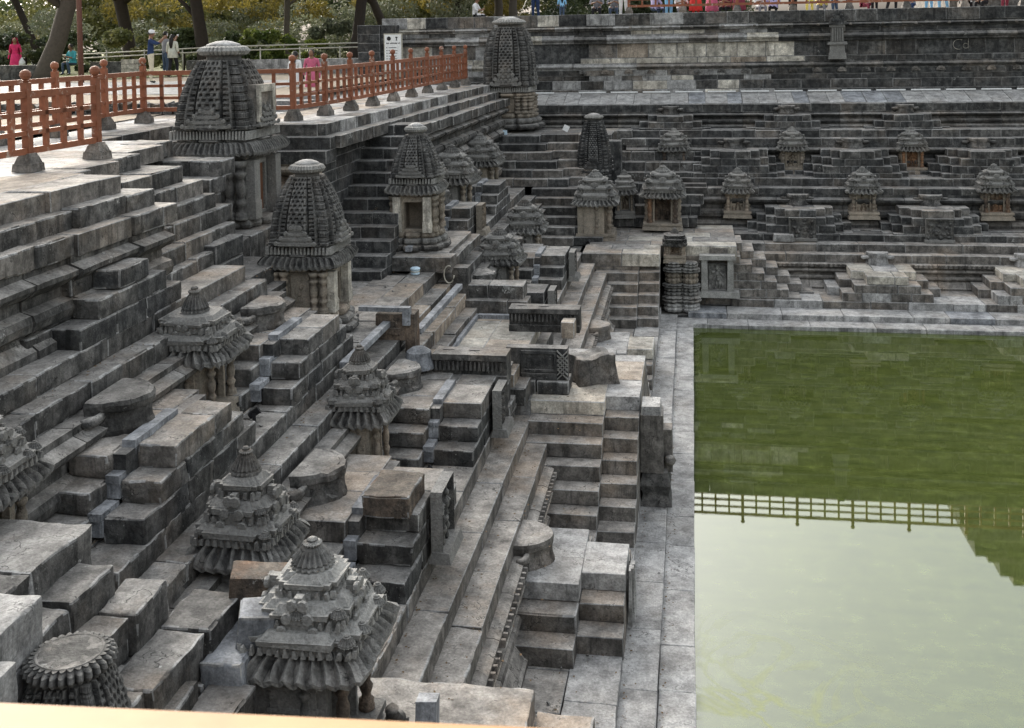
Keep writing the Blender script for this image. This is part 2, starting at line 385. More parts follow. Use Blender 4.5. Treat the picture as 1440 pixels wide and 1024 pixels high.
# moulded plinth profiles (out from wall, height fraction)
PROFS = {
 'a': [(.34, 0), (.34, .07), (.30, .10), (.20, .24), (.13, .30), (.13, .33), (.20, .36), (.22, .41), (.20, .46), (.08, .50), (.08, .58), (.13, .60), (.21, .66), (.22, .71), (.13, .76), (.05, .78), (.05, .83), (.17, .86), (.19, .93), (.19, .97), (.12, 1.0)],
 'b': [(.26, 0), (.26, .10), (.12, .20), (.10, .26), (.20, .32), (.23, .42), (.20, .50), (.05, .54), (.05, .66), (.16, .72), (.26, .80), (.27, .86), (.10, .92), (.10, 1.0)],
 'w': [(.10, 0), (.10, .2), (.16, .3), (.2, .5), (.16, .7), (.1, .8), (.1, 1.0)],
}
def moulding(parent, ax, a0, a1, wall, inw, z0, z1, mat, prof='a', lmin=.7, lmax=1.3, teeth=False, jit=.004, back=.2, k=1.0):
    a = a0; P = PROFS[prof]; H_ = z1 - z0
    while a < a1 - .05:
        l = R.uniform(lmin, lmax)
        if a1 - (a + l) < lmin * .6: l = a1 - a
        mb = MB(); wl = wall((a + l / 2)) if callable(wall) else wall
        n = max(2, int(l / .25)); g = .006
        ring = [(-inw * o * k, z * H_) for o, z in P] + [(inw * back, H_), (inw * back, 0)]
        vs = []; m_ = len(ring)
        for i in range(n + 1):
            t = g + (l - 2 * g) * i / n
            for o, z in ring: vs.append((t, o, z) if ax == 'x' else (o, t, z))
        fs = [(i * m_ + j, i * m_ + (j + 1) % m_, (i + 1) * m_ + (j + 1) % m_, (i + 1) * m_ + j) for i in range(n) for j in range(m_)]
        fs += [tuple(range(m_)), tuple(n * m_ + j for j in range(m_ - 1, -1, -1))]
        mb.add(vs, fs)
        if teeth:
            t = .03
            while t < l - .12:
                o0, o1 = sorted((-inw * .14 * k, -inw * .245 * k)); zz = H_ * .865
                vs = [(t, o0, zz), (t + .11, o0, zz), (t + .11, o1, zz), (t, o1, zz), (t + .035, o0, zz + .07), (t + .075, o0, zz + .07), (t + .075, o1, zz + .07), (t + .035, o1, zz + .07)]
                if ax == 'y': vs = [(b, a_, c) for a_, b, c in vs]
                mb.add(vs, [(0, 3, 2, 1), (4, 5, 6, 7), (0, 1, 5, 4), (1, 2, 6, 5), (2, 3, 7, 6), (3, 0, 4, 7)])
                t += .135
        me = mb.mesh('moulding', jit=jit, seed=a)
        pl = parent.location
        put('moulding', me, mat() if callable(mat) else mat, parent, (a - pl.x, wl - pl.y, z0 - pl.z) if ax == 'x' else (wl - pl.x, a - pl.y, z0 - pl.z))
        a += l

r_ = .23
F1, F2, F3, F4, F5 = .32, 1.91, 3.29, 4.67, 6.28
def drift(y): return .05 * (y - 11) if y > 11 else .02 * (y - 11)

# ------------------------------------------------------------------ ground, water, backing
def solid(name, mb, mat, kind='structure'):
    o = put(name, mb.mesh(name), mat); o['kind'] = kind; return o
mb = MB().add([(-.06, 6, 0), (40, 6, 0), (40, 29.9, 0), (-.06, 29.9, 0)], [(0, 1, 2, 3)])
o = solid('water', mb, M_WATER)
mb = MB().box(-600, 600, -60, 900, -3.2, -3.0)
solid('ground', mb, M_SOIL)
# the earth core of the left bank (profile slightly inside the stones)
e = .05
prof = [(-.25, -3), (-.25, .0), (-.6, .0), (-.6, .1), (-1.05, .1), (-1.05, .2), (-2.5, .2), (-2.5, 1.3), (-2.85, 1.3), (-2.85, 1.55), (-3.2, 1.55), (-3.2, 1.8), (-4.75, 1.8), (-4.75, 2.9),
        (-5.2, 2.9), (-5.2, 3.18), (-6.3, 3.18), (-6.3, 4.25), (-6.65, 4.25), (-6.65, 4.56), (-7.5, 4.56), (-7.5, 5.5), (-7.8, 5.5), (-7.8, 6.1)]
mb = MB(); mb.prism(prof + [(-60, 6.1), (-60, -3)], -14, 13.2, 'y')
solid('left_bank_core_near', mb, S_DARK)
prof2 = [p for p in prof if p[0] > -6.4 and p[1] < 4] + [(-6.3, 3.18), (-11.2, 3.18), (-11.2, 6.1), (-60, 6.1), (-60, -3)]
mb = MB(); mb.prism(prof2, 13.2, 21.6, 'y'); solid('left_bank_core_bay', mb, S_DARK)
prof3 = [p for p in prof if p[0] > -6.4] + [(-6.75, 4.25), (-6.75, 4.56), (-7.0, 4.56), (-7.0, 5.5), (-7.35, 5.5), (-7.35, 6.1), (-60, 6.1), (-60, -3)]
mb = MB(); mb.prism(prof3, 24.0, 60, 'y'); solid('left_bank_core_far', mb, S_DARK)
mb = MB(); mb.prism([(-.25, -3)] + [p for p in prof if p[0] > -6.4 and p[1] < 4][1:] + [(-7.8, 3.18), (-7.8, 6.1), (-60, 6.1), (-60, -3)], 21.6, 24.0, 'y'); solid('left_bank_core_middle', mb, S_DARK)
mb = MB().box(-7.6, -5.2, 20.4, 24.3, 0, 3.22).box(-12, -7.35, 20.8, 24.3, 0, 6.02)
for k in range(11): mb.box(-7.34, -6.0, 24.05 - .33 * k, 24.6, 3.2, 5.68 - .23 * k)
solid('bay_core', mb, S_DARK)
# far bank core, in y
prf = [(29.95, -3), (29.95, .0), (30.5, .0), (30.5, .15), (31.2, .15), (31.2, .25), (33.1, .25), (33.1, 1.25), (33.5, 1.25), (33.5, 1.5), (33.95, 1.5), (33.95, 1.72), (35.25, 1.72), (35.25, 2.9), (35.7, 2.9), (35.7, 3.15),
       (36.95, 3.15), (36.95, 4.25), (37.3, 4.25), (37.3, 4.5), (38.15, 4.5), (38.15, 5.3), (39.9, 5.6), (39.9, 8.45), (120, 8.45), (120, -3)]
mb = MB(); mb.prism(prf, -5.8, 60, 'x'); solid('far_bank_core', mb, S_DARK)
mb = MB(); mb.prism([(37.9, -3), (37.9, 4.5), (38.15, 4.5), (38.15, 5.3), (40.45, 5.6), (40.45, 8.2), (120, 8.2), (120, -3)], -12.2, -5.81, 'x'); solid('far_bank_core_corner', mb, S_DARK)
# near bank core (under and around the viewer)
prn = [(9.2, -3), (9.2, .1), (8.6, .1), (8.6, 1.3), (7.9, 1.3), (7.9, 1.8), (6.6, 1.8), (6.6, 2.9), (5.7, 2.9), (5.7, 3.2), (4.6, 3.2), (4.6, 4.5), (3.4, 4.5), (3.4, 5.5), (2.6, 5.5), (2.6, 6.1), (-60, 6.1), (-60, -3)]
mb = MB(); mb.prism(prn, -1.0, 60, 'x'); solid('near_bank_core', mb, S_OLD)
mb = MB(); mb.prism([(8.6, 1.0), (8.6, 1.8), (6.6, 1.8), (6.3, 2.4), (5.0, 2.5), (5.0, 3.2), (4.6, 3.2), (4.6, 4.5), (3.4, 4.5), (3.4, 5.5), (2.6, 5.5), (2.6, 6.1), (-60, 6.1), (-60, 1)], -8, -1.0, 'x'); solid('near_corner_core', mb, S_OLD)

# ------------------------------------------------------------------ LEFT BANK: terraces
NY = -1
def lb(n): return struct(n)
walk = lb('walkway')
course(walk, 'y', 9.0, 30.35, -.055, -1, .11, .5, .44, S_WALK, .8, 1.7, hi=1)
course(walk, 'y', 9.0, 30.35, -.495, -1, .20, .5, .45, S_WALK, .8, 1.7, hi=1)
t1 = lb('lower_terrace')
mixm = pick(S_MID, S_MID, S_OLD)
course(t1, 'y', 9.9, 30.6, -.93, -1, F1, .35, .62, S_WALK, .9, 1.5)
course(t1, 'y', 9.9, 30.6, -1.56, -1, F1 - .005, .35, .85, S_MID, .6, 1.1)
moulding(t1, 'y', 9.95, 17.9, -2.40, -1, F1, 1.22, S_MID, 'a', teeth=True)
moulding(t1, 'y', 20.9, 30.0, -2.40, -1, F1, 1.22, S_MID, 'a', teeth=True)
for lip, z in ((-2.36, 1.45), (-2.70, 1.68)):
    course(t1, 'y', 9.9, 17.5 if z < 1.5 else 17.83, lip, -1, z, .245, .42, S_MID, 1.2, 2.0)
    course(t1, 'y', 21.2, 29.9, lip, -1, z, .245, .42, S_MID, 1.2, 2.0)
course(t1, 'y', 9.9, 21.5, -3.08, -1, F2, .245, .62, S_MID, 1.2, 1.9)
course(t1, 'y', 21.5, 30.2, -3.08, -1, F2, .245, .62, S_MID, 1.0, 1.6)
course(t1, 'y', 9.9, 30.2, -3.71, -1, F2 - .01, .3, 1.0, pick(S_OLD, S_MID), .6, 1.2)
t2 = lb('second_terrace')
moulding(t2, 'y', 8.0, 17.3, -4.62, -1, F2, 2.84, S_OLD, 'b', k=.9)
moulding(t2, 'y', 21.3, 34.0, -4.62, -1, F2, 2.84, S_OLD, 'b', k=.9)
course(t2, 'y', 8.6, 17.3, -4.74, -1, 3.06, .235, .45, S_OLD, .9, 1.5, jl=.012)
course(t2, 'y', 8.9, 17.4, -5.08, -1, F3, .25, .5, S_OLD, .8, 1.4, jl=.012)
course(t2, 'y', 21.4, 33.0, -4.74, -1, 3.06, .235, .45, S_OLD, .9, 1.5)
course(t2, 'y', 20.8, 33.0, -5.08, -1, F3, .25, .5, S_OLD, .8, 1.4)
course(t2, 'y', 8.9, 13.2, -5.6, -1, F3 - .01, .3, .65, pick(S_OLD, S_WARM), .6, 1.2)
course(t2, 'y', 22.9, 34, -5.6, -1, F3 - .01, .3, .75, S_OLD, .6, 1.2)
t3 = lb('third_terrace')
moulding(t3, 'y', 7.0, 15.6, -6.12, -1, F3, 4.2, S_OLD, 'b', k=.85)
moulding(t3, 'y', 24.4, 36.5, -6.12, -1, F3, 4.2, S_OLD, 'b', k=.85)
course(t3, 'y', 6.5, 15.4, -6.24, -1, 4.44, .245, .42, S_OLD, .9, 1.6, jl=.012)
course(t3, 'y', 6.5, 15.2, -6.50, -1, F4, .24, .62, pick(S_OLD, S_OLD, S_MID), .9, 1.6, jl=.014)
course(t3, 'y', 24.4, 36, -6.24, -1, 4.44, .245, .42, S_OLD, .9, 1.6)
course(t3, 'y', 24.5, 36, -6.50, -1, F4, .24, .62, S_OLD, .9, 1.6)
t4 = lb('upper_terrace')
lipR = lambda y: -7.32 + drift(y)
moulding(t4, 'y', 6.2, 13.4, lambda y: lipR(y) + .30, -1, F4, 5.58, S_OLD, 'b', k=.9, jit=.01)
course(t4, 'y', 6.2, 13.7, lambda y: lipR(y) + .42, -1, 5.82, .25, .45, pick(S_OLD, S_MID, S_MID), .6, 1.3, jl=.03, jz=.015)
course(t4, 'y', 6.2, 13.5, lambda y: lipR(y) + .22, -1, 6.05, .25, .45, pick(S_OLD, S_MID, S_MID), .7, 1.5, jl=.03, jz=.015)
course(t4, 'y', 6.2, 13.1, lipR, -1, F5, .25, .55, pick(S_OLD, S_MID, S_MID), .8, 1.8, jl=.03, jz=.01)
# ends of the ledges stepping down at the bay
lipS = lambda y: -8.0 - .2 * max(0, y - 13.6)
course(t4, 'y', 12.9, 17.5, lipS, -1, F5, .26, .6, pick(S_OLD, S_MID), .7, 1.3, jl=.03, jz=.01)
course(t4, 'y', 12.9, 17.5, lambda y: lipS(y) - .55, -1, F5 - .006, .2, 2.0, pick(S_WALK, S_MID), .9, 1.5, jz=.003)
for lip, z, y1 in ((-7.78, 6.04, 15.9), (-7.58, 5.81, 16.15), (-7.44, 5.58, 16.3), (-7.3, 5.35, 16.65), (-7.16, 5.1, 16.4), (-6.98, 4.86, 15.9)):
    course(t4, 'y', 12.9, y1, lip, -1, z, .27, .75, pick(S_OLD, S_OLD, S_MID), .6, 1.2, jl=.03, jz=.012)
for y, z in ((17.45, 6.0), (17.1, 5.75), (16.9, 5.48)): course(t4, 'x', -10.0, -7.6, y, -1, z, .27, .6, S_OLD, .6, 1.1, jl=.02)
# paving of the top terrace
pave = struct('terrace_paving')
def wx(y): return lipR(y) - .56
for k, (a, b) in enumerate(((-0, .8), (.8, 1.7), (1.7, 2.8), (2.8, 4.2))):
    course(pave, 'y', 6.0, 13.2, lambda y: wx(y) - a, -1, F5 - .004 * k, .2, b - a, pick(S_WALK, S_WARM, S_MID), 1.0, 2.0, hi=0)
for k in range(10):
    course(pave, 'y', 21.0, 36.8, lambda y: -7.5 - k * .9 + .02 * (y - 21), -1, F5 - .006, .2, .9, pick(S_WALK, S_WALK, S_WARM), 1.2, 2.2, hi=0, gap=.006)
course(pave, 'y', 13.2, 21.0, -10.7, -1, F5 - .006, .2, 1.0, S_WALK, 1.2, 2.0, hi=0)
# bay walls
bay = lb('bay_walls')
course(bay, 'y', 13.0, 20.9, -10.15, -1, F5, .26, .6, S_OLD, .7, 1.3)
course(bay, 'y', 13.0, 20.6, -9.9, -1, 6.03, .26, .6, S_OLD, .7, 1.3)
for z in (5.78, 5.5, 5.2, 4.9): course(bay, 'y', 13.0, 20.4, -9.75, -1, z, .27, .5, S_DARK, .7, 1.3)
course(bay, 'x', -10.8, -7.3, 20.75, 1, F5, .26, .6, S_OLD, .7, 1.3)
course(bay, 'x', -10.2, -6.95, 20.5, 1, 6.04, .25, .6, S_DARK, .7, 1.3)
course(bay, 'x', -10.2, -6.95, 20.22, 1, 5.80, .25, .6, S_DARK, .7, 1.3)
moulding(bay, 'x', -10.2, -7.15, 20.35, 1, 4.75, 5.57, S_CARVL, 'b', k=1.0)
for z in (4.75, 4.5, 4.25, 4.0, 3.75, 3.5): course(bay, 'x', -10.2, -7.1, 20.3, 1, z, .25, .4, S_DARK, .6, 1.1)
course(bay, 'y', 13.2, 21.2, -6.1, -1, F3 - .02, .3, 1.3, S_OLD, .8, 1.4)
course(bay, 'y', 13.2, 21.2, -7.4, -1, F3 - .02, .3, 1.5, S_OLD, .8, 1.4)
for z in (5.80, 5.55, 5.3, 5.05, 4.8, 4.55, 4.3, 4.05, 3.8, 3.55): course(bay, 'y', 20.5, 24.4, -7.22, -1, z, .25, .4, S_DARK, .6, 1.1)
# ledges of the bay's outer side, running along the bank between the two spires
course(bay, 'y', 13.6, 18.4, -7.35, -1, F4, .5, 2.4, S_OLD, .7, 1.2)
for i, (lip, z, y0, y1) in enumerate(((-5.08, F3, 17.4, 20.8), (-4.78, 3.06, 17.3, 21.2), (-4.5, 2.83, 17.25, 21.3), (-4.26, 2.6, 17.2, 21.3))):
    course(bay, 'y', y0, y1, lip, -1, z, .245, .5, pick(S_OLD, S_MID, S_WARM), .7, 1.3, jl=.02, jz=.012)
course(bay, 'y', 15.6, 20.8, -5.58, -1, F3, .3, .55, pick(S_MID, S_WARM), .7, 1.3)
# terrace edge beyond the bay, running to the far corner
fe = lb('far_upper_terrace')
lipF = lambda y: -7.15 + .03 * (y - 21)
course(fe, 'y', 20.8, 37.9, lipF, -1, F5, .25, .5, pick(S_OLD, S_WALK), .7, 1.4, jl=.02)
course(fe, 'y', 20.8, 37.9, lambda y: lipF(y) + .3, -1, 6.05, .25, .5, S_OLD, .7, 1.4, jl=.02)
course(fe, 'y', 24.0, 37.9, lambda y: lipF(y) + .6, -1, 5.82, .25, .5, S_OLD, .7, 1.4, jl=.02)
moulding(fe, 'y', 24.2, 37.9, lambda y: lipF(y) + .35, -1, F4, 5.58, S_OLD, 'b')
# stair that comes down into the bay, seen from the front
stair = thing('stone_stair', 'dark steep stair descending into the bay between the two carved spires', 'steps', (-6.6, 22.5, F3))
for k in range(12):
    z = 5.98 - .23 * k; y = 24.0 - .33 * k
    course(stair, 'x', -7.25, -5.95, y, 1, z, .24, .75, S_DARK, .5, .8, name='stair_block', gap=.006)

# ------------------------------------------------------------------ stepped pyramids (flights of blocks leaning on the terraces)
def boxax(ax, a0, a1, o0, o1):
    return (a0, a1, o0, o1) if ax == 'x' else (o0, o1, a0, a1)
def pyramid(label, ax, c, faces, half, n, z0, mat, tread=.33, r=.23, inw=-1, conduit=False, topmat=None, lmin=.55, extra=(), nside=0, group='stepped block pyramids along the terraces'):
    """faces: outer face positions, from the wall outward (faces[0] is the wall); column k spans faces[k]..faces[k+1]"""
    o_mid = (faces[0] + faces[-1]) / 2
    loc = (c, o_mid, z0) if ax == 'x' else (o_mid, c, z0)
    t = thing('step_pyramid', label, 'steps', loc, 0, group)
    nc = len(faces) - 1
    for k in range(nc):
        hk = half - k * tread
        w0, w1 = faces[k], faces[k + 1]
        if conduit and k == 0: w1 = w1 + inw * .13
        lo, hi = sorted((w0, w1))
        for i in range(n):
            zt = z0 + r * (n - i) + R.uniform(-.006, .006)
            h = hk + i * tread + R.uniform(-.012, .012)
            a = c - h
            end = c + h
            first = True
            while a < end - .03:
                l = R.uniform(lmin, lmin * 1.7)
                if first and k == 0 and i > 0: l = tread + R.uniform(.25, .45)
                if end - (a + l) < .3: l = end - a
                m = (topmat if (topmat and i == 0) else mat); m = m() if callable(m) else m
                x0, x1, y0, y1 = boxax(ax, a + .004, a + l - .004, lo, hi)
                stone(t, x0, x1, y0, y1, zt - r + (.004 if i < n - 1 else -.05), zt, m, 'block', None, R.uniform(-.004, .004))
                a += l; first = False
        # cable cover of slate slabs following the steps on the near side
    if conduit:
        w1 = faces[1]; lo, hi = sorted((w1 + inw * .005, w1 + inw * .125))
        for i in range(n):
            zt = z0 + r * (n - i); h0 = half - tread + (i) * tread
            for b0, b1, za, zb in ((c - h0 - .045, c - h0 + tread + (.55 if i == 0 else -.05), zt - .02, zt + .055), (c - h0 - .035, c - h0 + .01, zt - r + .06, zt - .024)):
                x0, x1, y0, y1 = boxax(ax, b0, b1, lo - .01, hi + .01)
                mb = MB().box(x0 - loc[0], x1 - loc[0], y0 - loc[1], y1 - loc[1], za - z0, zb - z0)
                put('cable_cover', mb.mesh('cable_cover', jit=.002), S_SLATE, t)
        # core filler behind the cover
        x0, x1, y0, y1 = boxax(ax, c - half + .1, c + half - .1, lo - .01, hi + .01)
        put('filler_block', MB().box(x0 - loc[0], x1 - loc[0], y0 - loc[1], y1 - loc[1], -.05, r * n - .02).mesh('filler_block'), S_DARK, t)
    return t
def moonstone(label, ax, c, wall, inw, z, rad, h, mat, worn=0., k=.98, group='half-round threshold stones'):
    t = thing('threshold_stone', label, 'stone', (c, wall, z) if ax == 'x' else (wall, c, z), 0, group)
    n = 18; h = h * 1.2; prof = [(1.0, 0), (.99, .12), (.95, .25), (.93, .5), (.94, .62), (1.0, .70), (1.02, .86), (.99, .97), (.9, 1.0), (.86, .985)]
    vs = []; m_ = n + 1
    for q, zz in prof:
        for i in range(m_):
            a = PI * i / n; sx_, sy_ = math.cos(a), math.sin(a)
            lob = 1 + .06 * math.cos(4 * a) * (1 if zz < .7 else .3)
            vs.append((rad * .86 * k * q * sx_ * lob, -inw * rad * q * (sy_ ** .8) * lob, h * zz))
    fs = [(j * m_ + i, j * m_ + i + 1, (j + 1) * m_ + i + 1, (j + 1) * m_ + i) for j in range(len(prof) - 1) for i in range(n)]
    fs += [tuple((len(prof) - 1) * m_ + i for i in range(m_)), tuple(range(m_ - 1, -1, -1))]
    fs += [(j * m_, (j + 1) * m_, (j + 1) * m_ + n, j * m_ + n) for j in range(len(prof) - 1)]
    if ax == 'y': vs = [(y, x, z_) for x, y, z_ in vs]
    mb = MB().add(vs, fs)
    put('half_disc', mb.mesh('half_disc', jit=.004 + worn, seed=c), mat, t)
    for s in (-1, 1):      # scrolled ears against the wall
        pts = [(s * rad * k * (.9 + .28 * math.cos(u)) , -inw * (.10 + .07 * math.sin(u)), h * (.55 + .02 * u)) for u in np.linspace(-.5, 3.6, 9)]
        if ax == 'y': pts = [(y, x, z_) for x, y, z_ in pts]
        put('scroll', MB().tube(pts, [.045, .05, .055, .055, .05, .045, .04, .03, .015], 7).mesh('scroll', True, jit=worn), mat, t)
    return t

P1M = pick(S_MID, S_MID, S_WALK)
pyramid('small grey step pyramid with a pale top block, nearest the green water', 'y', 14.42, [-2.34, -1.50, -.925], .78, 3, F1, pick(S_MID, S_OLD), topmat=pick(S_WALK, S_WALK, S_WARM))
moonstone('smooth tan carved half-round threshold stone nearest the camera, on the waterside pyramid', 'y', 14.25, -2.36, -1, F1 + .69, .46, .30, S_MID)
pyramid('small step pyramid in sandy stone beyond the big pale landing', 'y', 24.6, [-2.34, -1.50, -.925], .85, 3, F1, S_MID, topmat=pick(S_WALK, S_BEIGE))
moonstone('smooth half-round threshold stone on the farther waterside pyramid', 'y', 24.9, -2.36, -1, F1 + .69, .44, .28, S_MID)
# big waterside pyramid on the axis, its top level with the second terrace
big = pyramid('broad high flight of grey steps with a pale paved landing beside the water', 'y', 19.35, [-2.72, -1.49, -.93], 1.52, 7, F1, S_MID, topmat=pick(S_WALK, S_BEIGE, S_WARM), lmin=.8)
for k, (y0, y1) in enumerate(((17.25, 17.98), (20.75, 21.5))):
    for lip, z in ((-2.36, 1.45), (-2.70, 1.68)): pass
land = struct('paved_landing')
course(land, 'y', 17.84, 20.86, -1.52, -1, F2 + .006, .3, .75, pick(S_WALK, S_BEIGE), .6, 1.1, hi=1)
course(land, 'y', 17.84, 20.86, -2.27, -1, F2 + .004, .3, .82, pick(S_WARM, S_BEIGE, S_WALK), .6, 1.1, hi=1)
# steps of the big pyramid seen against the ledges (B and C level returns)
# second terrace pyramids
T2M = pick(S_OLD, S_OLD, S_DARK)
broken = pyramid('dark step pyramid with a broken rust-coloured top block, above the long bare ledges', 'y', 12.55, [-4.55, -3.74, -3.10], .98, 3, F2, T2M, conduit=True, topmat=pick(S_OLD, S_MID))
o = stone(broken, -3.72, -3.18, 11.75, 12.5, F2 + .69, F2 + .93, S_RED, 'broken_block', 2); o['label'] = 'broken block with a raw rust-coloured face'
moonstone('cracked dark half-round stone beside the domed roof nearest the camera', 'y', 12.3, -4.62, -1, F2 + .69, .52, .32, S_OLD, .02)
pyramid('dark step pyramid with slate cable covers left of the latticed stone fragment', 'y', 16.3, [-4.55, -3.68, -3.10], 1.0, 3, F2, T2M, conduit=True, topmat=pick(S_OLD, S_MID))
moonstone('worn half-round stone behind the small bell-topped post', 'y', 16.2, -4.62, -1, F2 + .69, .46, .28, S_OLD, .015)
pyramid('step pyramid with speckled blocks just beyond the pitted lintel', 'y', 22.9, [-4.55, -3.68, -3.10], .7, 3, F2, T2M, conduit=True, tread=.3)
moonstone('rough broken half-round stone beyond the pitted lintel', 'y', 22.9, -4.62, -1, F2 + .69, .42, .28, S_OLD, .03)
pyramid('far step pyramid with black speckled blocks left of the corner stairs', 'y', 26.9, [-4.55, -3.68, -3.10], .9, 3, F2, T2M, conduit=True, tread=.3)
moonstone('half-round stone on the far black speckled pyramid', 'y', 26.9, -4.62, -1, F2 + .69, .4, .26, S_OLD, .01)
# third terrace pyramids
pyramid('large dark step pyramid with slate cable covers, left foreground', 'y', 10.75, [-6.05, -5.50, -5.09], 1.0, 3, F3, T2M, conduit=True, topmat=pick(S_OLD, S_MID))
moonstone('large cracked half-round stone on the left foreground pyramid', 'y', 10.6, -6.12, -1, F3 + .69, .50, .30, S_OLD, .012)
pyramid('dark step pyramid with slate cable covers below the middle spire shrine', 'y', 14.55, [-6.05, -5.50, -5.09], .98, 3, F3, T2M, conduit=True, topmat=pick(S_OLD, S_MID))
moonstone('half-round stone at the foot of the middle spire shrine', 'y', 14.5, -6.12, -1, F3 + .69, .46, .28, S_OLD, .015)
pyramid('dark steps with cable covers right of the far spire shrine with the square opening', 'y', 25.3, [-6.05, -5.55, -5.09], .8, 3, F3, T2M, conduit=True, tread=.3)
moonstone('split half-round stone right of the far spire shrine', 'y', 25.3, -6.12, -1, F3 + .69, .42, .28, S_OLD, .03)
pyramid('farther dark steps with cable covers below the second domed roof', 'y', 29.2, [-6.05, -5.55, -5.09], .85, 3, F3, T2M, conduit=True, tread=.3)
moonstone('half-round stone by the tan shrine wall near the corner', 'y', 29.2, -6.12, -1, F3 + .69, .42, .28, S_OLD, .01)
# fourth terrace pyramids
pyramid('big lichen-spotted blocks stepping down from the topmost paving, far left', 'y', 12.0, [-7.3, -6.86, -6.51], .78, 3, F4, pick(S_OLD, S_DARK), tread=.42, lmin=.6)
moonstone('rough square-cut boss stone on the lichen-spotted blocks', 'y', 11.9, -7.30, -1, F4 + .69, .42, .27, S_OLD, .03)
pyramid('high dark steps against the far upper terrace', 'y', 27.3, [-6.95, -6.72, -6.51], .6, 4, F4, pick(S_OLD, S_DARK), tread=.36)
pyramid('dark steps beside the tall spire in the corner', 'y', 31.5, [-6.95, -6.72, -6.51], .6, 4, F4, pick(S_OLD, S_DARK), tread=.36)
# raised blocks in the bay near the big tower
blk = thing('stone_stack', 'stack of square dark blocks between the big tower and the middle spire', 'steps', (-7.4, 16, F3))
for x0, x1, y0, y1, z1 in ((-7.7, -6.95, 15.2, 16.2, 4.95), (-7.2, -6.55, 14.6, 15.3, 4.5), (-7.8, -7.2, 14.2, 15.2, 4.75), (-7.3, -6.5, 15.3, 16.9, 4.45), (-6.9, -6.3, 14.2, 15.4, 4.1), (-6.75, -6.3, 15.4, 16.3, 4.2)):
    z = F3
    while z < z1 - .05:
        zt = min(z1, z + .27)
        if z1 - zt < .1: zt = z1
        stone(blk, x0, x1, y0, y1, z, zt - .004, S_DARK, 'block'); z = zt
# big axis platform of the second terrace with slabs, cable frame
plat = struct('axis_platform')
for k, (a, b) in enumerate(((-2.95, .78), (-3.73, .62))):
    course(plat, 'y', 17.6, 21.25, a, -1, 2.42 - .004 * k, .55, b, pick(S_WARM, S_WARM, S_BEIGE), .7, 1.3, hi=1)
course(plat, 'y', 17.55, 21.3, -2.75, -1, 2.2, .3, .5, S_OLD, .7, 1.3)
moulding(plat, 'y', 16.9, 18.1, -3.2, -1, F2, 2.5, S_OLD, 'a', k=.9)
for x0, x1, y0, y1 in ((-4.33, -4.2, 17.6, 21.1), (-4.2, -3.1, 21.0, 21.12), (-4.33, -3.9, 17.45, 17.58)):
    put('cable_cover', MB().box(x0 - 0, x1, y0, y1, 2.42, 2.50).mesh('cable_cover', jit=.003), S_SLATE, plat)
for x0, x1, y0, y1, z in ((-4.6, -4.48, 17.6, 20.9, 3.06), (-5.0, -4.88, 14.9, 17.3, 3.30), (-6.9, -6.78, 17.0, 21.0, 3.30), (-5.75, -5.63, 21.4, 23.5, 3.66)):
    put('cable_cover', MB().box(x0, x1, y0, y1, z - .02, z + .07).mesh('cable_cover', jit=.003), S_SLATE, plat)
course(plat, 'x', -7.3, -4.75, 21.15, 1, 3.58, .29, .5, S_OLD, .8, 1.3)
course(plat, 'x', -7.3, -4.9, 21.65, 1, 3.60, .3, 2.3, pick(S_OLD, S_MID), .8, 1.3)
course(plat, 'y', 21.15, 24.2, -4.76, -1, 3.5, .22, .3, S_OLD, .7, 1.2)
course(plat, 'x', -4.9, -3.35, 21.35, 1, 3.0, .27, .5, S_OLD, .6, 1.2, jl=.03)
course(plat, 'x', -4.6, -3.25, 21.2, 1, 2.73, .27, .5, S_OLD, .6, 1.2, jl=.03)

# ------------------------------------------------------------------ far-left corner: landing and stairs
cor = struct('corner_landing')
for k, yy in enumerate((29.95, 30.6, 31.2, 31.9, 32.6, 33.25, 33.9)):
    course(cor, 'x', -3.05, -.93 + (2.1 if k > 1 else 0), yy, 1, F2 + .02, .35, .66, pick(S_OLD, S_MID, S_BEIGE), .7, 1.2)
corner_st = thing('corner_stairs', 'tall grey corner stair of two staggered flights left of the pool corner', 'steps', (-1.7, 29.5, F1))
for i in range(7):
    z = F2 + .02 - r_ * i
    if i: course(corner_st, 'x', -2.33 if i > 2 else (-2.68 if i == 2 else -3.05), -1.50, 30.0 - .33 * i + .3, 1, z, .235, .75, S_MID, .8, 1.4, name='stair_block', gap=.005)
    course(corner_st, 'x', -1.495, -.94, 30.45 - .33 * i, 1, z + .0, .235, .85, S_MID, .56, .57, name='stair_block', gap=.003)
# right-hand flight of the corner, going down along the far bank
cst2 = thing('corner_stairs', 'flight of sandy grey steps descending rightwards behind the corner of the pool', 'steps', (2, 31.6, F1), 0)
for i in range(7):
    z = F2 - .02 - r_ * i
    x1 = 1.35 + .33 * i
    course(cst2, 'x', -.4, x1, 31.95, 1, z, .232, 1.2, S_MID, .55, 1.0, name='stair_block', gap=.006)
    course(cst2, 'x', -.4, x1 - .42, 31.2, 1, z, .232, .74, S_MID, .55, 1.0, name='stair_block', gap=.006)

